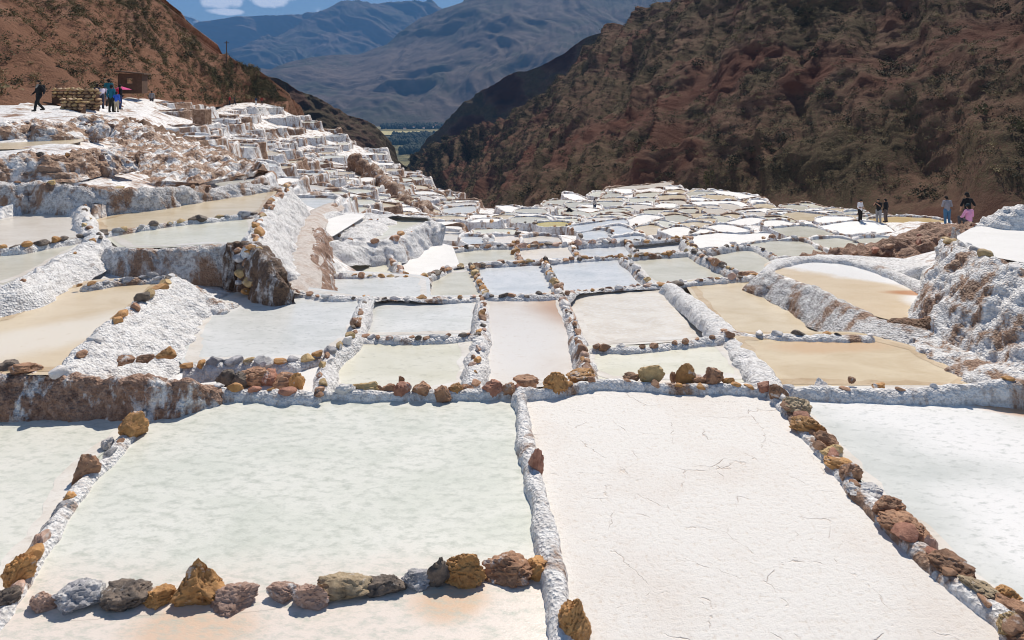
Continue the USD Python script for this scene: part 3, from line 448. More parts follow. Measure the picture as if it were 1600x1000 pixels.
# ---------------------------------------------------------------- walls
def wall(name, label, pts, zl, zr, hw, mat, runl=None, runr=None, lump=.05, stones=0, cols=('brown', 'orange', 'grey', 'pale'), ssize=(.10, .20), crest=None, cat='salt wall', fine=1.0, rough=.012, big=None):
    """A salt-crusted earth wall along its crest: pts = (px, py, Z). zl and zr: levels at its left and right foot, as one walks along it."""
    P = np.array([U(*p) for p in pts]); Ym = P[:, 1].mean(); ds = np.clip(Ym * .0034, .022, .3) * fine
    C = curve(P, ds); n = len(C); T = np.gradient(C[:, :2], axis=0); T /= np.linalg.norm(T, axis=1, keepdims=True) + 1e-9
    N = np.stack([-T[:, 1], T[:, 0]], 1)
    zl = np.interp(np.linspace(0, 1, n), np.linspace(0, 1, np.size(zl)), np.atleast_1d(zl)); zr = np.interp(np.linspace(0, 1, n), np.linspace(0, 1, np.size(zr)), np.atleast_1d(zr))
    dl, dr = np.maximum(C[:, 2] - zl, .02), np.maximum(C[:, 2] - zr, .02)
    it = lambda x: np.interp(np.linspace(0, 1, n), np.linspace(0, 1, np.size(x)), np.atleast_1d(x).astype(float))
    RL = .32 * dl + .05 if runl is None else it(runl); RR = .32 * dr + .05 if runr is None else it(runr)
    w = np.interp(np.linspace(0, 1, n), np.linspace(0, 1, np.size(hw)), np.atleast_1d(hw)) * (.82 if stones >= 2 and name == 'pond_wall' else 1) * (1 + .9 * (fbm(np.c_[C[:, :2] * 2.8, C[:, :1] * 0], 4, 17) - .5))
    L = float((np.maximum(dl, dr) + w * 2 + np.maximum(RL, RR) * .5).mean()) * 1.5; m = max(12, int(L / ds)); m = min(m, 110)
    # profile from left foot over the crest to the right foot: (offset, height)
    off = np.stack([-(w + RL) * 1.02, -(w + RL * .75), -(w + RL * .38), -w * .98, -w * .6, 0 * w, w * .6, w * .98, w + RR * .38, w + RR * .75, (w + RR) * 1.02], 1)
    cz = C[:, 2]; hgt = np.stack([zl - .06, cz - dl * .80, cz - dl * .38, cz - np.minimum(w * .45, dl * .2), cz - w * .10, cz + w * .02, cz - w * .10, cz - np.minimum(w * .45, dr * .2), cz - dr * .38, cz - dr * .80, zr - .06], 1)
    V = np.zeros((n, m, 3))
    for i in range(n):
        s = np.r_[0, np.cumsum(np.hypot(np.diff(off[i]), np.diff(hgt[i])))]; q = np.linspace(0, s[-1], m)
        o, h = np.interp(q, s, off[i]), np.interp(q, s, hgt[i]); V[i, :, :2] = C[i, :2] - N[i] * -1 * (-o[:, None]); V[i, :, 2] = h
    for e, e2 in ((0, 1), (-1, -2)):   # closed, rounded ends
        c = np.array([C[e, 0], C[e, 1], V[e, :, 2].min() * .6 + C[e, 2] * .4]); V[e2] = c + (V[e2] - c) * .85; V[e] = c + (V[e] - c) * .03
    v = V.reshape(-1, 3); f = grid_faces(n, m); nn = normals(v, f)
    if nn[:, 2].mean() < 0: f = f[:, ::-1]; nn = -nn
    sc = 1.0 if Ym < 16 else 16 / Ym
    A = lump if big is None else big
    d = A * 2 * (fbm(v * 2.2 * sc, 4, 5) - .5) + lump * 1.9 * (fbm(v * np.array([6, 6, 3.2]) * sc, 4, 9) - .5) + rough / sc * 2 * (fbm(v * 22 * sc, 3, 13) - .5)
    v = v + nn * d[:, None]
    mid = C[n // 2]
    t = thing(name, label, cat, (mid[0], mid[1], min(zl.min(), zr.min())))
    part(t, 'bank', (v, f), SALT[mat], smooth=True)
    if stones:
        Ln = np.linalg.norm(np.diff(C, axis=0), axis=1).sum(); k = int(stones * Ln * (1.5 if name == 'pond_wall' else 1.2)); r = np.random.default_rng(abs(hash(len(label) * 7 + int(pts[0][0]))) % 10000)
        for s in (np.arange(k) + r.uniform(.15, .85, k)) / max(k, 1):
            i = min(int(s * n), n - 1); sz = r.uniform(*ssize) * .78 * (1.45 if r.random() < .12 else 1); a = math.atan2(T[i, 1], T[i, 0]) + r.normal(0, .4)
            sv, sf = stone_mesh(int(r.integers(1e6)), (sz * r.uniform(1.1, 1.8), sz * r.uniform(.75, 1.1), sz * r.uniform(.6, 1.1)), 2 if sz / Ym * F > 6 else 1, 1.5)
            o = r.uniform(-.75, .75) * w[i]
            part(t, 'stone', (place(sv, (C[i, 0] - N[i, 0] * o, C[i, 1] - N[i, 1] * o, C[i, 2] + sz * r.uniform(-.16, .10)), a), sf), ST[cols[int(r.integers(len(cols)))]], smooth=18)
    t.crest = C
    return t
def zz(p, z): return [(a, b, z) for a, b in p]
CB = ('brown', 'orange', 'pale', 'pale', 'dark', 'pink', 'brown'); CO = ('orange', 'brown', 'brown', 'pale', 'tan', 'pale', 'dark')
# front wall in five stretches
w1 = wall('pond_wall', 'thick rough brown earth wall at the left below the long tan pond', [(-300,580,.46),(-60,582,.47),(100,584,.46),(220,587,.45),(285,591,.38),(325,599,.25),(352,608,.12)], [.3, .3, .2, .02], 0, [.14, .14, .13, .10, .08], 'brown', runr=[.16, .16, .14, .06], lump=.085, rough=.03)
for a in [(35,584,38,14,'brown'),(10,580,34,16,'dark'),(258,562,30,22,'orange'),(225,566,24,14,'brown'),(190,570,28,12,'brown')]: hero(w1, *a, z=.45)
w1b = wall('pond_wall', 'low lumpy brown wall in front of the small white pond', [(325,602,.2),(360,606,.14),(400,609,.12),(450,611,.12),(505,616,.10)], .02, 0, .055, 'white', lump=.045, stones=3, cols=('brown', 'red', 'orange', 'pale'), ssize=(.12, .22))
for a in [(352,604,30,28,'dark'),(372,606,26,26,'dark'),(395,604,44,30,'brown'),(418,602,30,26,'red'),(440,606,36,24,'brown'),(465,608,22,26,'orange')]: hero(w1b, *a, z=.06)
w1c = wall('pond_wall', 'low front rim with a row of rounded boulders before the cream pond', [(495,612,.09),(600,611,.10),(700,610,.10),(800,606,.11)], -.08, 0, .045, 'white', lump=.03, runr=.03)
for a in [(538,620,27,20,'pale'),(570,618,34,26,'tan'),(594,615,14,12,'brown'),(607,617,22,18,'brown'),(629,620,30,28,'red'),(627,600,12,12,'brown'),(658,620,32,24,'brown'),(690,624,32,24,'brown'),(712,618,20,20,'orange'),(727,613,22,16,'brown'),(770,618,28,28,'red'),(793,618,24,20,'brown')]: hero(w1c, *a, z=.04, elong=.6)
w1d = wall('pond_wall', 'front rim with yellow-brown boulders behind the cracked white pan', [(800,605,.13),(850,606,.12),(905,597,.12),(935,593,.11),(985,595,.10),(1060,601,.10),(1130,600,.10),(1205,606,.10)], -.1, 0, .048, 'white', lump=.035, runr=.04, stones=2, cols=('brown', 'orange', 'pale', 'red'), ssize=(.09, .17))
for a in [(868,612,34,30,'orange'),(822,606,34,22,'brown'),(912,596,40,24,'orange'),(988,596,24,14,'brown'),(1021,598,36,28,'tan'),(1053,596,12,16,'brown'),(1072,600,26,30,'orange'),(1092,602,24,18,'brown'),(1115,603,28,28,'brown'),(1139,603,18,16,'orange'),(1194,612,20,18,'red')]: hero(w1d, *a, z=.06, elong=.6)
w1e = wall('pond_wall', 'lumpy white rim right of the diagonal stones, growing into a thick crusted wall', [(1195,604,.11),(1280,606,.13),(1380,608,.14),(1450,605,.17),(1520,598,.24),(1600,590,.34),(1700,590,.4),(1800,595,.45)], [0, 0, 0, .1], 0, [.06, .06, .09, .16], 'white', lump=.04, runr=.06, stones=1.5, cols=('brown', 'orange', 'pale'), ssize=(.09, .16))
for a in [(1284,608,20,18,'pale'),(1376,612,20,15,'orange'),(1332,598,10,10,'brown')]: hero(w1e, *a, z=.06)
# left diagonal, centre wall, right diagonal, bottom row
w2 = wall('pond_wall', 'narrow diagonal rim with ochre stones between the two pale left ponds', [(245,630,.1),(205,668,.09),(170,710,.08),(130,748,.08),(100,790,.08),(70,835,.08),(40,885,.08),(8,940,.06),(-30,990,.05)], 0, 0, .05, 'white', lump=.035, runl=.05, runr=.05, stones=2.2, cols=('pale', 'brown', 'orange', 'pink', 'grey'), ssize=(.10, .19))
for a in [(230,646,22,20,'pink'),(203,686,36,40,'orange'),(166,700,22,18,'pale'),(128,752,34,44,'brown'),(112,780,22,18,'pale'),(92,806,22,20,'grey'),(78,828,24,20,'pale'),(60,858,22,26,'pink'),(45,880,22,18,'pale'),(25,918,42,54,'orange'),(4,948,36,34,'dark')]: hero(w2, *a, z=.02, lean=.9)
w3 = wall('pond_wall', 'white crusted centre wall between the largest pond and the cracked pan', [(812,606,.16),(818,640,.13),(824,690,.13),(836,740,.13),(848,790,.13),(860,850,.13),(870,910,.13),(880,980,.13),(896,1080,.13)], 0, 0, [.06, .06, .068, .075, .07], 'white', lump=.028, rough=.016, runl=.03, runr=.05)
hero(w3, 838, 742, 26, 40, 'red', z=.06); hero(w3, 902, 1000, 48, 66, 'orange', z=.05, lean=.9, elong=.9); hero(w3, 842, 905, 34, 38, 'orange', z=0, elong=.8)
w4 = wall('pond_wall', 'low diagonal bank under a line of brown stones on the right', [(1205,608,.09),(1240,645,.08),(1290,700,.08),(1350,768,.08),(1430,842,.08),(1500,905,.08),(1565,955,.08),(1600,1010,.08),(1660,1120,.08)], .01, 0, .075, 'mixed', lump=.035, runl=.05, runr=.05, stones=2.4, cols=('brown', 'brown', 'orange', 'pale', 'red'), ssize=(.10, .2))
for a in [(1220,628,28,28,'brown',.3),(1244,648,42,32,'olive',-.8),(1272,682,50,32,'orange',-.5),(1294,700,34,26,'brown',-.4),(1303,718,32,26,'tan',.2),(1316,736,38,26,'orange',-.4),(1334,752,34,30,'brown',.4),(1357,780,46,28,'pale',-.3),(1391,814,50,42,'brown',.1),(1424,842,62,36,'brown',-.75),(1457,862,18,24,'pink',0),(1487,900,64,44,'brown',-.75),(1536,936,54,42,'olive',-.65),(1578,944,44,26,'orange',-.3),(1588,966,48,34,'brown',-.4),(1594,1000,44,44,'tan',.3),(1620,1020,50,40,'brown',0)]: hero(w4, *a[:5], z=.02, lean=a[5])
row = thing('stone_row', 'row of separate wet boulders dividing the largest pond from the bottom strip', 'stone row', tuple(U(450, 945, 0)))
for a in [(62,958,40,32,'pink',0),(115,958,76,46,'grey',0),(191,952,72,52,'dark',0),(243,950,56,42,'orange',0),(300,946,76,64,'orange',.55),(362,956,66,36,'pink',0),(439,943,50,30,'pink',0),(483,952,48,44,'pink',0),(531,943,76,56,'olive',0),(598,934,58,42,'dark',.1),(648,924,50,36,'grey',0),(687,917,38,46,'dark',.2),(728,917,58,56,'orange',0),(793,912,76,46,'brown',0)]: hero(row, *a[:5], z=-.01, peak=a[5], elong=.62)
# rims between the middle ponds
wall('pond_wall', 'stone-dotted rim between the wide grey-white pond and its neighbours on the right', [(573,462,.02),(562,495,.06),(550,523,.1),(520,548,.14),(506,575,.15),(503,612,.13)], -.08, -.05, .085, 'clean', stones=3.2, cols=CO)
wall('pond_wall', 'stone rim along the near edge of the wide grey-white pond', [(285,570,.2),(340,566,.19),(400,564,.18),(450,564,.18),(520,548,.16)], -.05, .05, .075, 'white', stones=4.5, cols=('grey', 'grey', 'tan', 'pale', 'orange'), ssize=(.14, .26))
wall('pond_wall', 'stony rim along the far edge of the cream pond', [(552,524,.0),(650,527,.0),(752,521,.0)], -.42, -.08, .065, 'white', stones=5, cols=CB)
wall('pond_wall', 'white stony wall between the cream pond and the tall beige pond', [(753,462,-.2),(753,500,-.1),(746,540,0),(740,575,.08),(738,604,.05)], -.2, [-.42, -.08], [.08, .12], 'clean', stones=3, cols=CB)
wall('pond_wall', 'rim with brown stones along the right side of the tall beige pond', [(876,458,-.2),(894,500,-.1),(910,545,.02),(922,590,.12)], [-.4, -.06], -.2, .065, 'white', stones=4.5, cols=CB)
wall('pond_wall', 'rim with dark stones between the greenish cream pond and the rippled pond', [(915,541,.02),(985,541,.02),(1060,534,.02),(1140,523,.04)], -.4, -.06, .055, 'white', stones=3, cols=('brown', 'brown', 'pale'))
wall('pond_wall', 'thick smooth white wall running between the rippled and the tan pond', [(1045,440,-.2),(1090,475,-.14),(1128,508,-.05),(1165,550,.05),(1212,606,.12)], [-.4, 0], [-.4, -.06], [.12, .15, .16], 'clean', lump=.04)
wall('pond_wall', 'white rim between the tan pond and the long tan pond', [(1125,517,0),(1200,522,.05),(1290,523,.07),(1370,524,.08)], -.4, 0, .07, 'white', stones=2, cols=CB)
wall('pond_wall', 'rim along the far edge of the grey-white pond and the grey pond', [(440,450,.03),(500,461,.02),(560,466,-.04),(592,467,-.33),(660,467,-.34),(757,463,-.34)], [-.8, -1.1], [-.05, -.42], .06, 'white', stones=3.5, cols=CB)
wall('pond_wall', 'stony rim behind the tall beige pond and the rippled pond', [(752,463,-.14),(870,460,-.13),(900,456,-.3),(960,450,-.32),(1050,443,-.32),(1100,437,-.32),(1190,430,-.3)], -1.2, [-.2, -.4], .065, 'white', stones=4, cols=CB)
for lab, p, z in [('rim left of the small grey pond in the middle row', [(667,431),(665,466)], -.95), ('rim right of the small grey pond in the middle row', [(738,415),(762,463)], -1.0), ('rim with an ochre stone between the two bluish ponds of the middle row', [(850,406),(878,458)], -1.05),
                  ('rim between the largest bluish pond and the grey-green pond', [(970,399),(1020,444)], -1.05), ('thick rim with stones right of the grey-green pond of the middle row', [(1070,372),(1088,393),(1125,412),(1165,430),(1190,436)], -1.05)]:
    wall('pond_wall', 'stony ' + lab if 'thick' not in lab else lab, zz(p, z), z - .2, z - .25, .075 if 'thick' not in lab else .13, 'white', stones=4.5, cols=CO, ssize=(.14, .28))
wall('pond_wall', 'low stony rim behind the white trapezoid ponds and the wide white pond', [(515,428,-.7),(580,430,-.75),(640,434,-.85),(690,424,-1.0),(708,417,-1.05)], -1.25, [-.8, -.82, -1.1, -1.2], .07, 'white', stones=4, cols=CO, ssize=(.14, .28))
wall('pond_wall', 'long stony rim behind the bluish ponds of the middle row', [(700,419,-1.08),(760,413,-1.12),(850,408,-1.12),(970,400,-1.12),(1085,393,-1.14)], -2.2, -1.2, .075, 'white', stones=3.5, cols=CO, ssize=(.15, .3))
wall('pond_wall', 'stony rim behind the olive-tan pond', [(1085,393,-1.3),(1170,383,-1.35),(1220,405,-1.3),(1215,412,-1.2)], -2.4, -1.5, .07, 'white', stones=3, cols=CO)
for lab, p, z in [('short stony rim left of the beige pond in the third row', [(803,384),(817,411)], -2.1), ('short stony rim right of the beige pond in the third row', [(890,380),(906,404)], -2.15), ('short rim between the two bluish ponds of the third row', [(979,376),(1000,400)], -2.2), ('dark stony rim between the white trapezoid pond and the grey-cream pond', [(692,386),(712,417)], -1.9), ('rim between the two white trapezoid ponds', [(606,396),(634,434)], -1.05)]:
    wall('pond_wall', lab, zz(p, z), z - .2, z - .25, .09, 'white', stones=4, cols=CB, ssize=(.16, .3))
wall('pond_wall', 'far rim with small boulders behind the third row of ponds', [(685,390,-2.0),(740,386,-2.1),(800,384,-2.1),(895,380,-2.15),(985,376,-2.2),(1080,371,-2.3)], -3.6, -2.3, .09, 'white', stones=3, cols=CB, ssize=(.18, .36))
# left terraces
wall('terrace_wall', 'bumpy white sloping wall right of the long tan pond', [(275,432,.5),(238,455,.54),(205,482,.56),(165,518,.56),(125,552,.54),(92,582,.5)], -.06, .46, [.09, .12], 'clean', runl=.78, lump=.07, stones=2.6, cols=CO, ssize=(.16, .3), rough=.02)
wall('terrace_wall', 'white crusted slope between the left edge pond and the long tan pond', [(-250,480,.8),(0,448,.8),(45,430,.8),(92,405,.8),(140,378,.82),(175,372,.82)], .72, .46, .13, 'clean', runr=.42, lump=.06, stones=1.2, cols=CO, rough=.02)
wall('pond_wall', 'thin rim with pale stones at the far end of the long tan pond', [(125,446,.56),(160,440,.56),(210,434,.56),(270,432,.55)], .46, .46, .06, 'grey', stones=5, cols=('orange', 'pale', 'grey'))
wall('terrace_wall', 'grey crusted retaining wall below the pale cream terrace pond', [(165,385,.78),(230,388,.78),(300,384,.78),(350,380,.78),(400,376,.8)], .7, [.4, -.05], .12, 'grey', runr=.16, lump=.07, rough=.02)
dk = wall('terrace_wall', 'dark stacked stone wall end beside the earthen footpath', [(345,382,.78),(385,374,.85),(412,392,.75),(432,425,.5),(447,452,.15)], .1, -.05, .16, 'dark', runr=.18, lump=.10, rough=.03)
r = np.random.default_rng(5)
for i in range(64):
    px, py = r.uniform(372, 446), r.uniform(388, 462)
    if py < 380 + (px - 372) * .35 or px > 408 + (py - 388) * .56: continue
    Yd = 13.55 - (py - 388) * .008 - (px - 372) * .003
    P = UY(px, py, Yd); sz = r.uniform(.14, .30)
    sv, sf = stone_mesh(int(r.integers(1e6)), (sz * 1.3, sz, sz * .8), 2, 1.2)
    part(dk, 'stone', (place(sv, P, r.uniform(-.5, .5)), sf), ST[['dark', 'brown', 'orange', 'grey', 'tan', 'dark'][int(r.integers(6))]], smooth=35)
blk = wall('terrace_wall', 'low pinkish white salt blocks in the corner below the grey retaining wall', [(262,436,.42),(300,446,.30),(335,462,.18),(368,478,.02)], -.05, -.06, [.10, .16, .12], 'mixed', runr=.2, lump=.10)
wall('pond_wall', 'thin rim with dark stones between the two left terrace ponds', [(148,366,.8),(230,352,.8),(300,343,.8),(405,333,.8)], .72, .7, .05, 'white', stones=2.6, cols=('dark', 'dark', 'tan', 'grey'), ssize=(.14, .34))
wall('terrace_wall', 'bright white stony slope running down to the footpath', [(452,290,.75),(432,308,.8),(416,330,.82),(402,356,.82),(392,386,.8)], [-.9, -.1], .7, .12, 'clean', runl=1.0, lump=.09, stones=2.4, cols=CO, ssize=(.16, .32), rough=.02)
wall('pond_wall', 'thin rim with dark flat stones between the two ponds at the left edge', [(-250,398,.82),(0,388,.84),(60,381,.84),(125,370,.84),(150,366,.84)], .76, .72, .06, 'white', stones=3, cols=('dark', 'brown', 'grey', 'orange'), ssize=(.16, .3))
wall('pond_wall', 'white cross wall between the whitish left pond and the tan terrace pond', [(122,300,1.1),(130,330,.95),(138,352,.9),(150,374,.86)], .72, .76, .16, 'clean', lump=.07, stones=2, cols=CO)
wall('terrace_wall', 'long grey rocky retaining wall behind the left terrace ponds', [(-300,300,1.5),(0,287,1.5),(60,284,1.5),(130,291,1.42),(220,293,1.3),(300,291,1.15),(380,288,1.0),(440,288,.85)], .9, [.76, .72, .72], .16, 'grey', runr=.22, lump=.12, stones=1.0, cols=('brown', 'dark', 'tan'), ssize=(.14, .28), rough=.03)
# upper left slope
wall('terrace_wall', 'white salt slope above the long grey retaining wall', [(-300,246,2.08),(0,243,2.08),(40,238,2.1),(85,242,2.05),(140,236,2.0),(185,246,1.8),(215,262,1.5)], 1.86, 1.42, .2, 'rocky', runr=.55, lump=.22, big=.16, rough=.07, stones=1.6, cols=('brown', 'orange', 'dark', 'pale'), ssize=(.14, .3))
wall('terrace_wall', 'white bank with a wet brown patch below the visitors path', [(-300,194,2.5),(0,192,2.5),(45,189,2.5),(85,194,2.42),(130,192,2.35),(170,202,2.15)], 2.4, [1.78, 1.7], .3, 'rocky', runr=.75, lump=.26, big=.2, rough=.08, stones=1.2, cols=('brown', 'dark', 'pale'), ssize=(.15, .32))
wall('terrace_wall', 'broken white and brown slope right of the visitors path', [(130,182,2.35),(180,190,2.0),(230,215,1.6),(275,250,1.2),(310,284,.95)], 1.2, [1.6, 1.0], .6, 'rocky', runr=2.4, runl=1.5, lump=.32, rough=.09)
wall('terrace_wall', 'brown rocky outcrop on the slope below the group of visitors', [(190,186,2.1),(235,200,1.7),(262,222,1.3),(300,262,.7)], .4, 1.1, .8, 'earth', runr=1.2, runl=2.2, lump=.4, rough=.06)
lp = Polygon(chaikin(np.array([U(x, y, 1.72)[:2] for x, y in [(-60,240),(-60,228),(60,226),(128,221),(132,226),(70,238)]]), 1))
t = thing('salt_pond', 'narrow tan ledge pond below the man walking at the left', 'salt pond', (lp.centroid.x, lp.centroid.y, 1.72)); part(t, 'brine', tri_poly(lp, 1.84), BR['tan'])
# footpath
pp = np.array([U(450,462,0), U(462,430,.02), U(470,390,.0), U(478,355,-.1), U(492,332,-.3), U(520,318,-.8)]); C = curve(pp, .15); T = np.gradient(C[:, :2], axis=0); T /= np.linalg.norm(T, axis=1, keepdims=True); N = np.stack([-T[:, 1], T[:, 0]], 1)
cols_ = np.linspace(-1, 1, 9); PV = np.stack([np.c_[C[:, :2] + N * (c * .5 * (1 + .5 * (fbm(np.c_[C * 1.2], 3, 5) - .5)))[:, None], C[:, 2] + .05 - .24 * c * c] for c in cols_], 1).reshape(-1, 3)
PV[:, 2] += .06 * (fbm(PV * 3, 3, 2) - .5); PF = grid_faces(len(C), 9)
struct('footpath', (PV, PF if normals(PV, PF)[:, 2].mean() > 0 else PF[:, ::-1]), salt_mat('path_dust', .46, white=(.62, .57, .53), grey=(.50, .44, .40), earth=(.44, .34, .28), earth2=(.56, .47, .41), scale=2.4))
wall('terrace_wall', 'reddish brown salt-streaked bank on the right side of the footpath', [(500,352,-.12),(492,385,-.05),(486,415,-.05),(480,448,-.05)], [-1.2, -.8], .0, .14, 'brown', runl=.5, lump=.10)
wall('terrace_wall', 'streaked white retaining wall below the cream pond on top of it', [(470,375,-.3),(520,378,-.4),(560,376,-.55),(590,376,-.62),(622,370,-.66),(672,347,-.68),(690,362,-.9)], -.7, [-.7, -1.15, -1.3, -1.6], .14, 'clean', runr=[.6, .5, .35, .35], lump=.12, stones=1.4, cols=CO, ssize=(.12, .24), rough=.03)
wall('pond_wall', 'white wall between the white pond by the path and the cream pond', [(596,336,-.52),(572,348,-.48),(552,361,-.47),(540,370,-.5)], -.8, -.55, [.25, .42, .38], 'clean', runl=.5, runr=.4, lump=.1, stones=1.4, cols=CO)
wall('pond_wall', 'white rounded bank behind the white pond by the path', [(480,345,-.25),(510,333,-.3),(560,332,-.45),(620,336,-.55),(675,340,-.6)], -1.4, -.5, .22, 'clean', lump=.1)
# right mound
wall('terrace_wall', 'curved grey salt wall around the oval pond', [(1186,428,-.12),(1205,428,-.02),(1232,437,.0),(1270,450,.06),(1330,478,.1),(1385,502,.12),(1440,512,.12),(1500,515,.14)], -.06, [-.42, -.43, -.42, -.3, -.02, 0], [.10, .12, .14], 'grey', runr=.42, lump=.05, rough=.02)
wall('pond_wall', 'low white rim behind the oval pond', [(1192,430,-.10),(1198,420,-.02),(1214,409,.03),(1262,400,.05),(1335,405,.06),(1402,425,.08),(1455,450,.1),(1495,482,.14)], -.3, -.06, .10, 'clean', lump=.04)
wall('salt_mound', 'large brown and white crusted mound below the high pan at the right edge', [(1478,374,.75),(1500,384,1.14),(1530,397,1.20),(1560,410,1.22),(1610,421,1.24),(1700,436,1.28),(1850,455,1.28)], 1.1, [-.08, -.06, 0, 0, .1], [.10, .14, .2, .22], 'mixed', runr=[.12, .3, .75, 1.1, 1.15], lump=.12, big=.09, stones=1.6, cols=('tan', 'grey', 'orange', 'pale'), ssize=(.16, .3), rough=.03, cat='salt mound')
wall('salt_mound', 'low crusted apron at the foot of the mound beside the oval pond', [(1400,512,.08),(1450,520,.10),(1500,545,.14),(1560,572,.2),(1640,590,.3)], [-.04, .0, .2, .35], 0, [.08, .14, .18, .18], 'mixed', runl=[.1, .3, .8, .9], runr=.35, lump=.10, rough=.03, cat='salt mound')
wall('earth_ridge', 'knobbly dark brown ridge climbing the crusted mound', [(1380,502,.12),(1430,498,.2),(1480,494,.32),(1510,478,.48),(1540,452,.72),(1575,424,1.0)], .0, 0, [.06, .1, .09], 'earth', runl=.16, runr=.2, lump=.10, rough=.03, cat='earth ridge')
wall('salt_mound', 'white rounded salt mound above the high pan', [(1536,352,1.05),(1552,332,1.35),(1580,322,1.5),(1630,322,1.5),(1800,320,1.6)], .6, 1.1, [.12, .35], 'clean', runr=.3, runl=.5, lump=.12, rough=.03, cat='salt mound')
wall('salt_mound', 'smooth grey-white apron behind the oval pond', [(1270,398,-.3),(1340,400,-.22),(1400,404,-.1),(1460,408,.1),(1495,412,.3)], -.6, [-.2, -.08, -.05], [.3, .4, .5], 'clean', runl=.8, runr=[.1, .2, .6, .7], lump=.03, rough=.006, cat='salt mound')
wall('earth_heap', 'reddish brown heap of loose earth behind the oval pond', [(1318,400,-.55),(1360,386,-.5),(1410,378,-.35),(1460,366,-.25),(1510,353,-.35),(1540,352,-.4)], -1.2, -.7, [.25, .5, .6, .4], 'heap', runr=.7, runl=1.2, lump=.28, rough=.05, cat='earth heap', stones=1.2, cols=('brown', 'red'), ssize=(.15, .35))
for px, py, zc, sz in [(1408,392,-.35,.5), (1450,388,-.2,.55), (1440,396,-.2,.4)]:
    pass

# ---------------------------------------------------------------- terraces far away: one pond = brine + bank
def mesa(poly, z, depth, rim, rimh, look, bankmat, label, group, seed, amp, flare=(.15, .2), own=True):
    ring = np.array(poly.exterior.coords)[:-1]; L = poly.exterior.length; c = poly.centroid
    q = np.vstack([ring, ring[:1]]); s = np.r_[0, np.cumsum(np.linalg.norm(np.diff(q, axis=0), axis=1))]; n = int(np.clip(L / (amp * .8), 26, 100))
    u = np.linspace(0, s[-1], n, endpoint=False); R = np.stack([np.interp(u, s, q[:, 0]), np.interp(u, s, q[:, 1])], 1)
    if not Polygon(R).exterior.is_ccw: R = R[::-1]
    T = np.roll(R, -1, 0) - np.roll(R, 1, 0); T /= np.linalg.norm(T, axis=1, keepdims=True) + 1e-9; O = np.stack([T[:, 1], -T[:, 0]], 1)
    prof = [(-rim * 1.1, -.06), (-rim * .7, rimh * .8), (-rim * .1, rimh), (rim * .25, rimh * .5)]
    k = 10; bat = flare[0] + flare[1] * ((seed * 37) % 10) / 10
    for i in range(1, k + 1): prof.append((rim * .3 + depth * bat * (i / k) ** 1.5, -depth * i / k))
    V = np.concatenate([np.c_[R + O * o, np.full(n, z + h)] for o, h in prof]); f = grid_faces(len(prof), n, True)
    nn = normals(V, f)
    if (nn[2 * n:3 * n, 2].mean()) < 0: f = f[:, ::-1]; nn = -nn
    d = amp * 1.5 * (fbm(V * np.array([.9, .9, .35]) / amp * .35, 3, 3) - .5) + amp * 1.0 * (fbm(V * np.array([2.2, 2.2, .35]) / amp * .5, 3, 8) - .5)
    V = V + nn * d[:, None] * .9; V[:n, 2] = z - .06
    if not own: return (V, f), tri_poly(poly, z)
    t = thing('salt_pond', label, 'salt pond', (c.x, c.y, z), group=group)
    inner = poly.buffer(-rim * .45); inner = inner if (not inner.is_empty and inner.geom_type == 'Polygon') else poly
    part(t, 'salt_crust' if look == 'white' else 'brine', tri_poly(inner, z), BR[look]); part(t, 'bank', (V, f), SALT[bankmat], smooth=50)
    return t, R
ORD = ['first', 'second', 'third', 'fourth', 'fifth', 'sixth', 'seventh', 'eighth', 'ninth', 'tenth']
PENDING = {}
def settle_labels():
    for base, L in PENDING.items():
        L.sort(key=lambda q: q[0])
        for k, (x, t) in enumerate(L):
            lab = base if len(L) == 1 else (f'{ORD[k]} from the left of the {base}s'.replace('ponds ', 'ponds ') if k < 10 else f'{base}, number {k + 1} from the left')
            if len(L) > 1 and k < 10: lab = f'{ORD[k]} from the left: {base}'
            tag(t.GetPrim(), lab)
WORD = {'blue': 'bluish', 'white': 'white', 'tan': 'tan', 'cream': 'cream', 'greygreen': 'grey-green', 'beige': 'beige', 'yellow': 'bright yellow', 'ochre': 'ochre', 'pink': 'pinkish'}
for i, (look, z, pg, mx, my, D) in enumerate(FARL):
    rg = np.random.default_rng(i); reg = 'at the foot of the left terraces' if mx < 815 else ('on the far crest' if my < 318 else ('midway on the far terrace' if my < 345 else 'at the front of the far terrace')) + (', left side' if mx < 1000 else ', right side' if mx > 1180 else ', centre')
    lab = f'small {WORD[look]} pond {reg}'
    t, R = mesa(pg, z, .25 + .010 * D, .08 + .0013 * D, .08 + .0007 * D, look, ['far_white', 'far_white', 'far_white', 'far_mixed', 'far_white', 'far_brown'][int(rg.integers(6))] if my < 345 else 'far_white', lab, lab.replace('small', 'small').replace('pond', 'ponds'), i, .12 + .004 * D)
    PENDING.setdefault(lab, []).append((mx, t))
    if D < 60:
        for j in range(int(1 + rg.integers(4))):
            b = R[int(rg.integers(len(R)))]; sz = rg.uniform(.18, .4)
            sv, sf = stone_mesh(int(rg.integers(1e6)), (sz * 1.3, sz, sz * .8), 1, 1.2); part(t, 'stone', (place(sv, (b[0], b[1], z + .16), rg.uniform(0, 3)), sf), ST[CB[int(rg.integers(5))]], smooth=35)
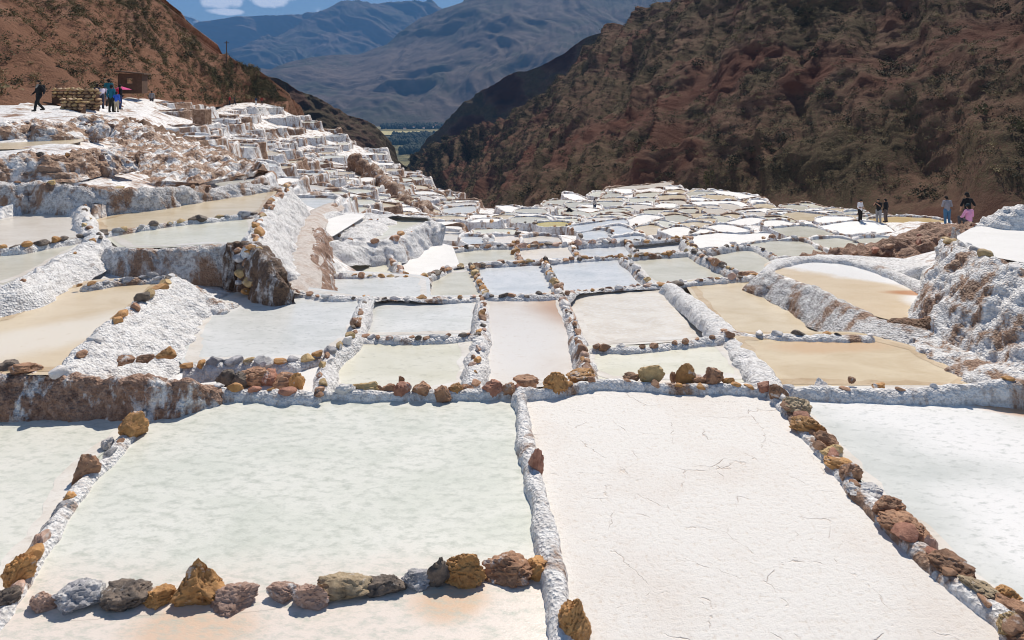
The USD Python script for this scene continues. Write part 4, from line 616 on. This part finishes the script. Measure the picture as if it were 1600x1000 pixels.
# left terraces descending into the valley: Voronoi cells on the slope
reg = [(255,172,72),(300,167,90),(360,163,140),(430,168,158),(480,188,158),(540,218,156),(600,248,153),(660,289,150),(720,329,148),(748,348,146),(715,362,60),(690,358,45),(600,330,42),(560,328,40),(520,312,36),(470,300,26),(440,284,27),(380,284,26),(330,262,28),(300,225,38)]
RP = Polygon([UY(*p)[:2] for p in reg]).buffer(0)
rg = np.random.default_rng(21); seeds = []
x0, y0, x1, y1 = RP.bounds
for _ in range(60000):
    p = np.array([rg.uniform(x0, x1), math.exp(rg.uniform(math.log(y0), math.log(y1)))])
    if not shapely.contains_xy(RP, *p): continue
    sp = 1.15 + .021 * p[1]
    if all(np.hypot((p[0] - s[0]) / sp, (p[1] - s[1]) / sp / 1.6) > 1 for s in seeds): seeds.append(p)
    if len(seeds) > 520: break
seeds = np.array(sorted(seeds, key=lambda q: q[1])); REST = []; far = np.array([(-900, 60), (900, 60), (0, -900), (0, 1200.)]); vor = Voronoi(np.vstack([seeds, far]))
SZ = rbf(warp(seeds)) + .15; nD = 0
for i, s in enumerate(seeds):
    rgn = vor.regions[vor.point_region[i]]
    if -1 in rgn or not rgn: continue
    pg = Polygon(vor.vertices[rgn]).intersection(RP.buffer(1.5)).buffer(0)
    if pg.is_empty or pg.geom_type != 'Polygon' or pg.area < 2: continue
    D = s[1]; pg = pg.buffer(-.10 * math.sqrt(pg.area) * .5); 
    if pg.is_empty or pg.geom_type != 'Polygon': continue
    pg = Polygon(chaikin(np.array(pg.exterior.coords)[:-1], 2, .2))
    e = .5 + .3 * math.sqrt(pg.area)
    gx_ = ground_z(s[0] + 1, s[1]) - ground_z(s[0] - 1, s[1]); gy_ = ground_z(s[0], s[1] + 1) - ground_z(s[0], s[1] - 1); g = math.hypot(gx_, gy_) / 2
    dep = min(.6 + g * math.sqrt(pg.area) * 1.1 + .008 * D, 4.5)
    look = ['white', 'cream', 'beige', 'tan', 'cream', 'white', 'grey'][int(rg.integers(7))]; bm = ['far_white', 'far_white', 'far_white', 'far_mixed', 'far_mixed', 'far_brown'][int(rg.integers(6))]
    px, py = 800 + s[0] / s[1] * F, YH + (H - SZ[i]) / s[1] * F
    place_ = 'near the footpath' if D < 45 else ('on the skyline of the left terraces' if D > 128 else 'halfway down the left terraces')
    lab = f'{WORD.get(look, "grey")} pond with {"white" if bm == "far_white" else "brown" if bm == "far_brown" else "mottled"} banks {place_}'
    if nD >= 190:
        REST.append((mesa(pg, SZ[i] + rg.uniform(-.35, .35), dep, .10 + .001 * D, .10 + .0007 * D, look, bm, '', '', i, .2 + .004 * D, (.3, .45), own=False), bm)); continue
    td, _r = mesa(pg, SZ[i] + rg.uniform(-.35, .35), dep, .12 + .0012 * D, .12 + .0008 * D, look, bm, lab, lab.replace('pond', 'ponds'), i, .2 + .004 * D, (.3, .45)); nD += 1; PENDING.setdefault(lab, []).append((px, td))
settle_labels()
def join(L): return np.vstack([v for v, f in L]), np.vstack([f + o for (v, f), o in zip(L, np.r_[0, np.cumsum([len(v) for v, f in L])[:-1]])])
rest = thing('far_salt_terraces', 'distant white salt terraces along the skyline of the left slope', 'salt terraces', (seeds[-1][0], seeds[-1][1], SZ[-1])); tag(rest.GetPrim(), kind='stuff')
for bm in ('far_white', 'far_mixed', 'far_brown'): part(rest, 'bank', join([b for (b, w), m_ in REST if m_ == bm]), SALT[bm], smooth=50)
for j, lk in enumerate(('white', 'cream', 'beige')): part(rest, 'brine', join([w for k, ((b, w), m_) in enumerate(REST) if k % 3 == j]), BR[lk])
wall('earth_ridge', 'long brown earth gully running down the white terraces', [tuple(q) for q in [(548,236,UY(548,236,112)[2]+.8),(580,258,UY(580,258,105)[2]+.5),(610,288,UY(610,288,92)[2]+.3),(640,312,UY(640,312,82)[2]+.3),(672,332,UY(672,332,74)[2]+.3),(690,345,UY(690,345,66)[2]+.2)]], -16, -16, .7, 'far_brown', runl=3.2, runr=3.2, lump=.9, cat='earth ridge', rough=.05)
wall('earth_ridge', 'narrow reddish brown channel edge descending left of the white terraces', [tuple(q) for q in [(452,262,UY(452,262,95)[2]+1),(466,278,UY(466,278,75)[2]+.8),(478,292,UY(478,292,58)[2]+.6)]], -9, -9, .4, 'earth', runl=.8, runr=.8, lump=.3, cat='earth ridge', rough=.05)

# ---------------------------------------------------------------- shrubs
LEAF = [simple('leaf_olive', (.085, .075, .032), scale=1.0, var=.4), simple('leaf_dark', (.040, .040, .021), scale=1.0, var=.4), simple('leaf_straw', (.22, .17, .085), scale=1.0, var=.3)]
def shrub_mesh(seed, n=150):
    r = np.random.default_rng(seed); k = 7; cc = r.normal(0, .32, (k, 3)) * (1, 1, .45) + (0, 0, .42)
    c = cc[r.integers(k, size=n)] + r.normal(0, .16, (n, 3)); c[:, 2] = np.abs(c[:, 2]); s = r.uniform(.06, .14, n)[:, None]
    a, b = r.normal(size=(n, 3)), r.normal(size=(n, 3)); a /= np.linalg.norm(a, axis=1, keepdims=True); b /= np.linalg.norm(b, axis=1, keepdims=True)
    v = np.stack([c - a * s, c + b * s, c + a * s], 1).reshape(-1, 3); return v, np.arange(3 * n).reshape(-1, 3)
protos = []
for i in range(6):
    p = UsdGeom.Xform.Define(stage, f'/World/Looks/shrub_kind_{i}') if False else None
def hill_spots(h, count, seed, vmin=.05, keep=lambda P, b: True):
    P, f, bare, nu, nv = h; r = np.random.default_rng(seed); out = []
    while len(out) < count:
        i = int(r.integers(int(vmin * nv), nv - 2)) * nu + int(r.integers(2, nu - 2)); p = P[i]
        px, py = 800 + p[0] / p[1] * F, YH + (H - p[2]) / p[1] * F
        if not (-40 < px < 1640 and -40 < py < 360): continue
        if bare[i] > .5 and r.random() < .75: continue
        out.append((p, px, py))
    return out
def shrubs(h, name, label, group, count, seed, size, looks):
    first = []
    for i, (p, px, py) in enumerate(hill_spots(h, count, seed)):
        r = np.random.default_rng(seed * 1000 + i); s = r.uniform(*size); k = i % 4
        sc = (s * r.uniform(.9, 1.4), s * r.uniform(.9, 1.3), s)
        t = thing(name, label, 'shrub', p - (0, 0, .08 * s), r.uniform(0, 6.28), group, sc)
        if i < 4:
            t.origin = None; part(t, 'foliage', shrub_mesh(seed + i), LEAF[looks[i % len(looks)]]); part(t, 'stem', trimesh.creation.cone(.06, .5, sections=5), simple(f'stem_{seed}_{i}', (.10, .07, .045)))
            first.append(t.GetPath())
        else:
            t.GetPrim().GetReferences().AddInternalReference(first[k]); t.ClearXformOpOrder()
            t.GetPrim().RemoveProperty('x') if False else None
            t.SetXformOpOrder([UsdGeom.XformOp(t.GetPrim().GetAttribute(a)) for a in ('xformOp:translate', 'xformOp:rotateZ', 'xformOp:scale')])
            t.GetPrim().SetInstanceable(True)
def scrub(h, name, count, seed, size, label, look):
    sp = hill_spots(h, count, seed); r = np.random.default_rng(seed)
    pi = UsdGeom.PointInstancer.Define(stage, fresh('/World', name)); tag(pi.GetPrim(), label, 'scrub', kind='stuff')
    tg = []
    for k in range(4):
        m = part(pi, 'tuft', shrub_mesh(seed + 50 + k, 70), LEAF[look[k]], world=False); tg.append(m.GetPath())
    pi.CreatePrototypesRel().SetTargets(tg)
    pi.CreatePositionsAttr(Vt.Vec3fArray.FromNumpy(np.array([s[0] for s in sp], np.float32))); pi.CreateProtoIndicesAttr(Vt.IntArray.FromNumpy(r.integers(0, 4, count).astype(np.int32)))
    sc = r.uniform(*size, count); pi.CreateScalesAttr(Vt.Vec3fArray.FromNumpy(np.stack([sc * 1.3, sc * 1.2, sc], 1).astype(np.float32)))
    a = r.uniform(0, np.pi, count); q = np.zeros((count, 4), np.float32); q[:, 0] = 0
    pi.CreateOrientationsAttr(Vt.QuathArray([Gf.Quath(math.cos(x), 0, 0, math.sin(x)) for x in a]))
shrubs(right_hill, 'shrub', 'dark green-brown shrub on the shaded right hillside', 'shrubs on the shaded right hillside', 280, 3, (1.5, 3.6), (1, 1, 0, 1))
shrubs(left_hill, 'shrub', 'olive shrub on the sunlit red left hillside', 'shrubs on the sunlit left hillside', 110, 4, (.6, 1.9), (0, 1, 0, 2))
scrub(right_hill, 'hillside_scrub', 22000, 5, (.45, 1.7), 'low dry scrub covering the right hillside', (0, 1, 2, 1))
scrub(left_hill, 'hillside_scrub', 5000, 6, (.25, .9), 'low olive scrub covering the left hillside', (0, 1, 2, 0))
# valley woods
def far_tree(seed):
    r = np.random.default_rng(seed); m = trimesh.creation.icosphere(2); v = np.array(m.vertices); v *= (1 + .5 * (fbm(v * 2 + seed, 3, seed) - .5))[:, None]
    return v * (.34, .34, .52) + (0, 0, .5), np.array(m.faces)
wd = UsdGeom.PointInstancer.Define(stage, '/World/valley_wood'); tag(wd.GetPrim(), 'dark belts of trees on the valley floor below the mountain', 'wood', kind='stuff')
WM = simple('wood_dark', (.028, .042, .024), scale=.05, var=.4); tg = [part(wd, 'tree_crown', far_tree(k), WM, smooth=True, world=False).GetPath() for k in range(3)]
wd.CreatePrototypesRel().SetTargets(tg); r = np.random.default_rng(9); pos, scs = [], []
for (a, b, c, d, n) in [(612,213,680,222,320),(595,196,700,203,420),(610,225,670,229,120),(605,222,622,226,40),(625,236,660,243,120),(585,190,640,198,160),(640,231,670,236,60)]:
    for _ in range(n):
        pos.append(U(r.uniform(a, c), r.uniform(b, d), VZ)); scs.append(r.uniform(12, 24))
wd.CreatePositionsAttr(Vt.Vec3fArray.FromNumpy(np.array(pos, np.float32))); wd.CreateProtoIndicesAttr(Vt.IntArray.FromNumpy(r.integers(0, 3, len(pos)).astype(np.int32)))
wd.CreateScalesAttr(Vt.Vec3fArray.FromNumpy(np.repeat(np.array(scs, np.float32)[:, None], 3, 1)))
HW = simple('house_white', (.75, .73, .70)); HR = simple('house_roof', (.35, .18, .12))
for px, py, s in [(639,199,13),(646,200,10),(676,200,12),(683,199,16),(662,201,9),(632,202,9)]:
    P = U(px, py, VZ + 8); t = thing('valley_house', 'tiny white house among the trees of the valley floor', 'house', P, group='houses on the valley floor')
    part(t, 'wall', trimesh.creation.box((s, s * .7, s * .5), transform=trimesh.transformations.translation_matrix((0, 0, s * .25))), HW, world=False)
    rf = np.array([[-s*.55,-s*.4,s*.5],[s*.55,-s*.4,s*.5],[s*.55,s*.4,s*.5],[-s*.55,s*.4,s*.5],[-s*.5,0,s*.8],[s*.5,0,s*.8]]); part(t, 'roof', (rf, np.array([[0,1,5],[0,5,4],[1,2,5],[2,3,4],[2,4,5],[3,0,4],[0,2,1],[0,3,2]])), HR, world=False)

# ---------------------------------------------------------------- hut, pole, stone terrace wall, tree
ADOBE = simple('adobe', (.10, .056, .036), scale=5.0); THATCH = simple('roof_boards', (.10, .065, .045), scale=6.0); WOOD = simple('weathered_wood', (.11, .08, .06), scale=8.0)
def bx(x0, x1, y0, y1, z0, z1): return trimesh.creation.box((x1 - x0, y1 - y0, z1 - z0), transform=trimesh.transformations.translation_matrix(((x0 + x1) / 2, (y0 + y1) / 2, (z0 + z1) / 2)))
hp = UY(204, 138, 66); t = thing('adobe_hut', 'small dark adobe hut with a window opening on the left hillside', 'hut', hp, .25, scale=(.84, .84, .84))
part(t, 'wall', trimesh.util.concatenate([bx(-1.25, -.35, -.25, 0, -.6, 1.7), bx(.25, 1.25, -.25, 0, -.6, 1.7), bx(-.35, .25, -.25, 0, -.6, .55), bx(-.35, .25, -.25, 0, 1.15, 1.7), bx(1.0, 1.25, 0, 2.2, -.6, 1.6), bx(-1.25, -1.0, 0, 2.2, -.6, 1.6)]), ADOBE, world=False)
rm = bx(-1.55, 1.55, -.6, 2.5, 0, .14); rm.apply_transform(trimesh.transformations.rotation_matrix(.10, (0, 1, 0))); rm.apply_translation((0, 0, 1.74)); part(t, 'roof', rm, THATCH, world=False)
for a in ((-.42, .32, -.29, -.25, .48, .55), (-.42, .32, -.29, -.25, 1.15, 1.22)): part(t, 'window_frame', bx(*a), WOOD, world=False)
pp_ = UY(354, 98, 150); t = thing('utility_pole', 'thin wooden pole standing on the ridge of the left hill', 'pole', pp_)
part(t, 'post', trimesh.creation.cylinder(.10, 5.2, sections=8, transform=trimesh.transformations.translation_matrix((0, 0, 2.2))), WOOD, world=False); part(t, 'crossarm', bx(-.5, .5, -.06, .06, 4.3, 4.45), WOOD, world=False)
# dry stone wall beside the walking man
DS = [stone_mat('drystone_a', (.30, .20, .09), (.44, .31, .15), .2), stone_mat('drystone_b', (.26, .15, .08), (.38, .25, .14), .2)]
def drystone(label, px0, px1, top, bot, Y, seed):
    a, b = UY(px0, bot, Y), UY(px1, bot, Y); hgt = (bot - top) * Y / F; t = thing('drystone_wall', label, 'stone wall', a); r = np.random.default_rng(seed)
    wdt = b[0] - a[0]; z = 0
    part(t, 'core', (lambda m: m)(bx(0.05, wdt - .05, .12, .6, -.4, hgt - .1)), ADOBE, world=False)
    while z < hgt:
        x = 0; hh = r.uniform(.14, .24)
        while x < wdt:
            ww = r.uniform(.22, .5); sv, sf = stone_mesh(int(r.integers(1e6)), (ww * 1.12, .4, hh * 1.15), 1, .8)
            part(t, 'stone', (sv + (x + ww / 2, r.uniform(0, .06) + .12, z + hh / 2), sf), DS[int(r.integers(2))], smooth=35, world=False); x += ww
        z += hh
drystone('ochre dry stone wall beside the group of visitors', 112, 148, 140, 171, 44, 3); drystone('dark low stone wall behind the walking man in black', 78, 118, 140, 153, 46, 4); drystone('dark stone step wall between the walking man and the ochre wall', 92, 126, 154, 172, 42, 6)
tp = UY(1110, 296, 165); t = thing('small_tree', 'lone thin green tree behind the crest of the right terrace', 'tree', tp)
part(t, 'trunk', trimesh.creation.cone(.22, 4.5, sections=7), WOOD, world=False); sv, sf = shrub_mesh(77, 260); part(t, 'crown', (sv * (2.2, 2.2, 4.2) + (0, 0, .9), sf), LEAF[0], world=False)
t = thing('earth_block', 'square brown earthen wall stub among the white terraces', 'wall', UY(316, 212, 60)); v, f = stone_mesh(5, (1, 1, 1), 3, .4); v = np.clip(v * 2.2, -.5, .5); part(t, 'earth', (v * (1.1, 1.3, 2.6) + (0, 0, 1.0), f), SALT['far_brown'], smooth=40, world=False)

# ---------------------------------------------------------------- people
SKIN = simple('skin', (.36, .20, .13), .6, .05); CLOTH = {}
def cloth(c):
    k = '_'.join(f'{int(x * 100)}' for x in c)
    if k not in CLOTH: CLOTH[k] = simple('cloth_' + k, c, .85, .12)
    return CLOTH[k]
def ball(p, r, s=12): return m3.Manifold.sphere(float(r), s).translate([float(x) for x in p])
def bone(a, ra, b, rb): return m3.Manifold.batch_hull([ball(a, ra), ball(b, rb)])
def union(L): return m3.Manifold.batch_boolean(L, m3.OpType.Add)
def smoothm(man, l=.05, it=6):
    g = man.refine_to_length(l).to_mesh(); m = trimesh.Trimesh(g.vert_properties[:, :3], g.tri_verts, process=True); trimesh.smoothing.filter_taubin(m, iterations=it); return m
def person(label, loc, yaw, shirt, trousers, hair=(.02, .015, .012), hat=None, pose='stand', height=1.68, pack=None, shoes=(.04, .035, .03), group=None, scarf=None):
    """Faces +y before the yaw."""
    s = height / 1.72; A = lambda *p: np.array(p, float)
    hip, kn, an = .90, .48, .08
    J = dict(pel=A(0, 0, .95), che=A(0, .01, 1.28), nec=A(0, 0, 1.48), hed=A(0, .03, 1.61))
    for sd, k in ((-1, 'l'), (1, 'r')):
        J['hip' + k] = A(.10 * sd, 0, hip); J['kne' + k] = A(.11 * sd, .02, kn); J['ank' + k] = A(.12 * sd, -.02, an); J['sho' + k] = A(.19 * sd, 0, 1.42); J['elb' + k] = A(.25 * sd, -.03, 1.13); J['wri' + k] = A(.25 * sd, .08, .90)
    if pose == 'walk':
        J['knel'] = A(-.10, .20, .50); J['ankl'] = A(-.09, .26, .09); J['kner'] = A(.10, .02, .48); J['ankr'] = A(.09, -.28, .14); J['elbl'] = A(-.34, -.12, 1.16); J['wril'] = A(-.44, -.02, .98); J['elbr'] = A(.30, .02, 1.12); J['wrir'] = A(.30, .20, .96)
    if pose == 'photo':
        for k, sd in (('l', -1), ('r', 1)): J['elb' + k] = A(.26 * sd, .20, 1.24); J['wri' + k] = A(.08 * sd, .38, 1.44)
    if pose == 'hold':
        for k, sd in (('l', -1), ('r', 1)): J['elb' + k] = A(.28 * sd, .02, 1.14); J['wri' + k] = A(.07 * sd, .26, 1.10)
        J['hed'] = A(0, .08, 1.59)
    if pose == 'hips':
        for k, sd in (('l', -1), ('r', 1)): J['elb' + k] = A(.36 * sd, -.02, 1.14); J['wri' + k] = A(.30 * sd, .10, .92)
    if pose == 'bend':
        J['che'] = A(0, .26, 1.16); J['nec'] = A(0, .42, 1.26); J['hed'] = A(0, .55, 1.28)
        for k, sd in (('l', -1), ('r', 1)): J['sho' + k] = A(.18 * sd, .38, 1.22); J['elb' + k] = A(.22 * sd, .46, .92); J['wri' + k] = A(.16 * sd, .52, .66)
    if pose == 'sit':
        d = A(0, 0, -.55)
        for k in ('pel', 'che', 'nec', 'hed', 'shol', 'shor', 'elbl', 'elbr'): J[k] = J[k] + d
        for k, sd in (('l', -1), ('r', 1)): J['hip' + k] = A(.11 * sd, 0, .33); J['kne' + k] = A(.18 * sd, .40, .50); J['ank' + k] = A(.13 * sd, .42, .08); J['elb' + k] = A(.30 * sd, .08, .60); J['wri' + k] = A(.15 * sd, .32, .52)
    up = J['hed'] - J['nec']; up = up / np.linalg.norm(up); fw = A(0, 1, 0) - up * up[1]; fw /= np.linalg.norm(fw); h0 = J['hed']
    body = [bone(J['pel'], .125, J['che'], .135), bone(J['che'], .13, (J['shol'] + J['shor']) / 2, .09), bone(J['shol'], .062, J['shor'], .062), bone(J['nec'] - up * .05, .062, J['nec'] + up * .06, .052),
            m3.Manifold.batch_hull([ball(h0 + up * .03, .088), ball(h0 - up * .05 + fw * .035, .060)]), m3.Manifold.batch_hull([ball(h0 + fw * .085 - up * .005, .016, 8), ball(h0 + fw * .07 + up * .03, .012, 8)]),
            ball(h0 + A(.088, 0, 0), .02, 8), ball(h0 - A(.088, 0, 0), .02, 8)]
    shirtp, trp, shoe = [bone(J['pel'], .145, J['che'], .155), bone(J['che'], .15, (J['shol'] + J['shor']) / 2, .105), bone(J['shol'], .078, J['shor'], .078)], [bone(J['hipl'], .118, J['hipr'], .118)], []
    for k, sd in (('l', -1), ('r', 1)):
        S, E, W, Hp, K, N_ = (J[x + k] for x in ('sho', 'elb', 'wri', 'hip', 'kne', 'ank'))
        hd = (W - E) / np.linalg.norm(W - E); side = np.cross(hd, A(0, 0, 1.)); side = side / (np.linalg.norm(side) + 1e-9)
        body += [bone(S, .052, E, .042), bone(E, .042, W, .030), bone(Hp, .09, K, .058), bone(K, .056, N_, .040), bone(N_, .04, N_ + A(0, .13, -.04), .03), m3.Manifold.batch_hull([ball(W, .028, 8), ball(W + hd * .07 + side * .03, .016, 8), ball(W + hd * .07 - side * .03, .016, 8)])]
        for q, ln in ((-.03, .055), (-.011, .07), (.011, .065), (.03, .05)): body.append(bone(W + hd * .07 + side * q, .010, W + hd * (.07 + ln) + side * q * 1.15 + A(0, .01, 0), .008))
        body.append(bone(W + hd * .02 + side * .03 * -sd, .012, W + hd * .075 + side * .06 * -sd, .009))
        shirtp += [bone(S, .072, E, .06)] + ([bone(E, .058, W - hd * .02, .044)] if pose != 'photo' and not label.startswith('person in a sleeveless') and 'black T-shirt' not in label else [])
        trp += [bone(Hp, .115, K, .080), bone(K, .078, N_, .062)]; shoe.append(m3.Manifold.batch_hull([ball(N_ + A(0, -.03, -.02), .055), ball(N_ + A(0, .15, -.045), .04), ball(N_ + A(0, .0, -.05), .045)]))
    t = thing('person', label, 'person', loc, yaw, group, (s, s, s))
    P = lambda nm, L, c: part(t, nm, smoothm(union(L)), c if not isinstance(c, tuple) else cloth(c), smooth=True, world=False)
    P('body', body, SKIN); P('shirt', shirtp, shirt); P('trousers', trp, trousers); P('shoes', shoe, shoes)
    P('hair', [m3.Manifold.batch_hull([ball(h0 + up * .05 - fw * .02, .098), ball(h0 - fw * .045 - up * .02, .085)])], hair)
    if hat: P('hat', [m3.Manifold.batch_hull([ball(h0 + up * .10, .10), ball(h0 + up * .07, .104)]), bone(h0 + up * .075 + fw * .06, .05, h0 + up * .07 + fw * .15, .03)], hat)
    if pack: P('backpack', [m3.Manifold.batch_hull([ball(J['che'] + A(a, -.20, b), .09) for a in (-.1, .1) for b in (-.12, .12)])], pack)
    if scarf: P('scarf', [m3.Manifold.batch_hull([ball(J['nec'] + A(0, .05, -.02), .085), ball(J['che'] + A(0, .13, .06), .05)])], scarf)
    return t
def at(px, py, Y): return UY(px, py, Y)
pi_ = math.pi
person('person in black walking alone on the path at the left', at(61,174,39), pi_ - .5, (.012, .012, .014), (.012, .012, .014), pose='walk', height=1.75, pack=(.02, .02, .022), scarf=(.3, .28, .25))
person('person in a dark jacket at the left of the group on the path', at(152,169,46), -.2, (.03, .035, .06), (.08, .09, .13), pose='stand', height=1.62)
person('person in a pale lilac shirt bending in the group on the path', at(158,170,45), .2, (.62, .55, .66), (.07, .08, .12), pose='bend', height=1.75)
person('person in a teal top standing behind the group on the path', at(170,166,47), .3, (.02, .14, .17), (.05, .05, .05), height=1.85)
person('person in a teal shirt and dark trousers in front of the group', at(174,175,44), 0., (.015, .13, .19), (.03, .03, .022), height=1.72)
person('child in a blue top beside the person in teal', at(182,175,44), .1, (.04, .12, .55), (.45, .38, .27), height=1.3)
person('person in black carrying a red bag at the right of the group', at(187,171,46), -.6, (.015, .015, .02), (.04, .06, .16), pack=(.45, .02, .04), height=1.65)
person('lone person in grey on the path right of the group', at(237,166,72), .5, (.25, .25, .27), (.05, .05, .06), height=1.6)
person('person in red and dark clothes far along the path', at(359,164,128), 2.6, (.35, .03, .04), (.03, .03, .035), height=1.7)
person('person in dark clothes striding behind the one in red on the far path', at(366,164,128), -1.4, (.05, .05, .055), (.03, .03, .03), pose='walk', height=1.7)
person('person in dark blue and white at the far end of the path', at(400,164,140), 1., (.03, .05, .10), (.6, .6, .6), height=1.6)
person('person in red at the far end of the path', at(409,164,140), .5, (.28, .04, .03), (.05, .04, .04), height=1.65)
person('person in dark red standing on the white terraces', at(452,240,118), 1.2, (.06, .02, .025), (.02, .02, .02), height=1.7)
person('person in red and black stooping on the white terraces', at(461,250,116), -1.5, (.30, .03, .03), (.015, .015, .015), pose='bend', height=1.7)
person('worker in dark clothes stooping on the right terrace', at(893,342,82), 1.2, (.035, .03, .03), (.03, .03, .03), pose='bend', height=1.75)
person('worker in blue trousers standing on the right terrace', at(929,330,95), -.6, (.45, .43, .42), (.03, .05, .10), height=1.75)
person('person in a sleeveless white top looking down at the ponds', at(1344,347,50), pi_ + .5, (.72, .70, .72), (.025, .018, .018), pose='hold', height=1.68)
person('person in a black T-shirt and grey trousers taking a picture', at(1373,349,50), pi_ / 2 + .6, (.012, .012, .014), (.26, .26, .27), pose='photo', height=1.78)
person('person in black and brown behind the picture taker', at(1384,347,51), .6, (.015, .015, .018), (.12, .09, .08), height=1.72)
person('person in a grey jumper and blue jeans seen from behind', at(1480,352,39), 0., (.28, .27, .30), (.06, .15, .26), pose='hold', height=1.66)
person('tall person in a black T-shirt behind the earth heap', at(1512,356,38), .1, (.008, .008, .010), (.03, .03, .03), hat=(.012, .012, .015), pose='hips', height=1.9)
person('person in a pink shirt and dark cap sitting on the earth heap', at(1514,357,34), .2, (.66, .30, .48), (.06, .06, .07), hat=(.02, .035, .04), pose='sit', height=1.72)
up = at(190, 140, 47); t = thing('parasol', 'small pink parasol held above the group on the path', 'parasol', up - (0, 0, .75))
cn = trimesh.creation.cone(.62, .22, sections=10); cn.apply_translation((0, 0, .75)); part(t, 'canopy', cn, cloth((.62, .06, .22)), world=False); part(t, 'handle', trimesh.creation.cylinder(.015, .9, sections=6, transform=trimesh.transformations.translation_matrix((0, 0, .4))), WOOD, world=False)

# ---------------------------------------------------------------- haze
HZ = M('haze_look', {'v': ('principled_volume', {'color': (.18, .46, .98), 'density': 7.2e-5, 'anisotropy': 0.0})}, [], surface=None, volume='v.volume')
struct('haze', trimesh.creation.box((26000, 22000, 2900), transform=trimesh.transformations.translation_matrix((0, 8000, 1100))), HZ, smooth=False, kind='stuff', label='thin blue haze in the valley air', cat='haze')
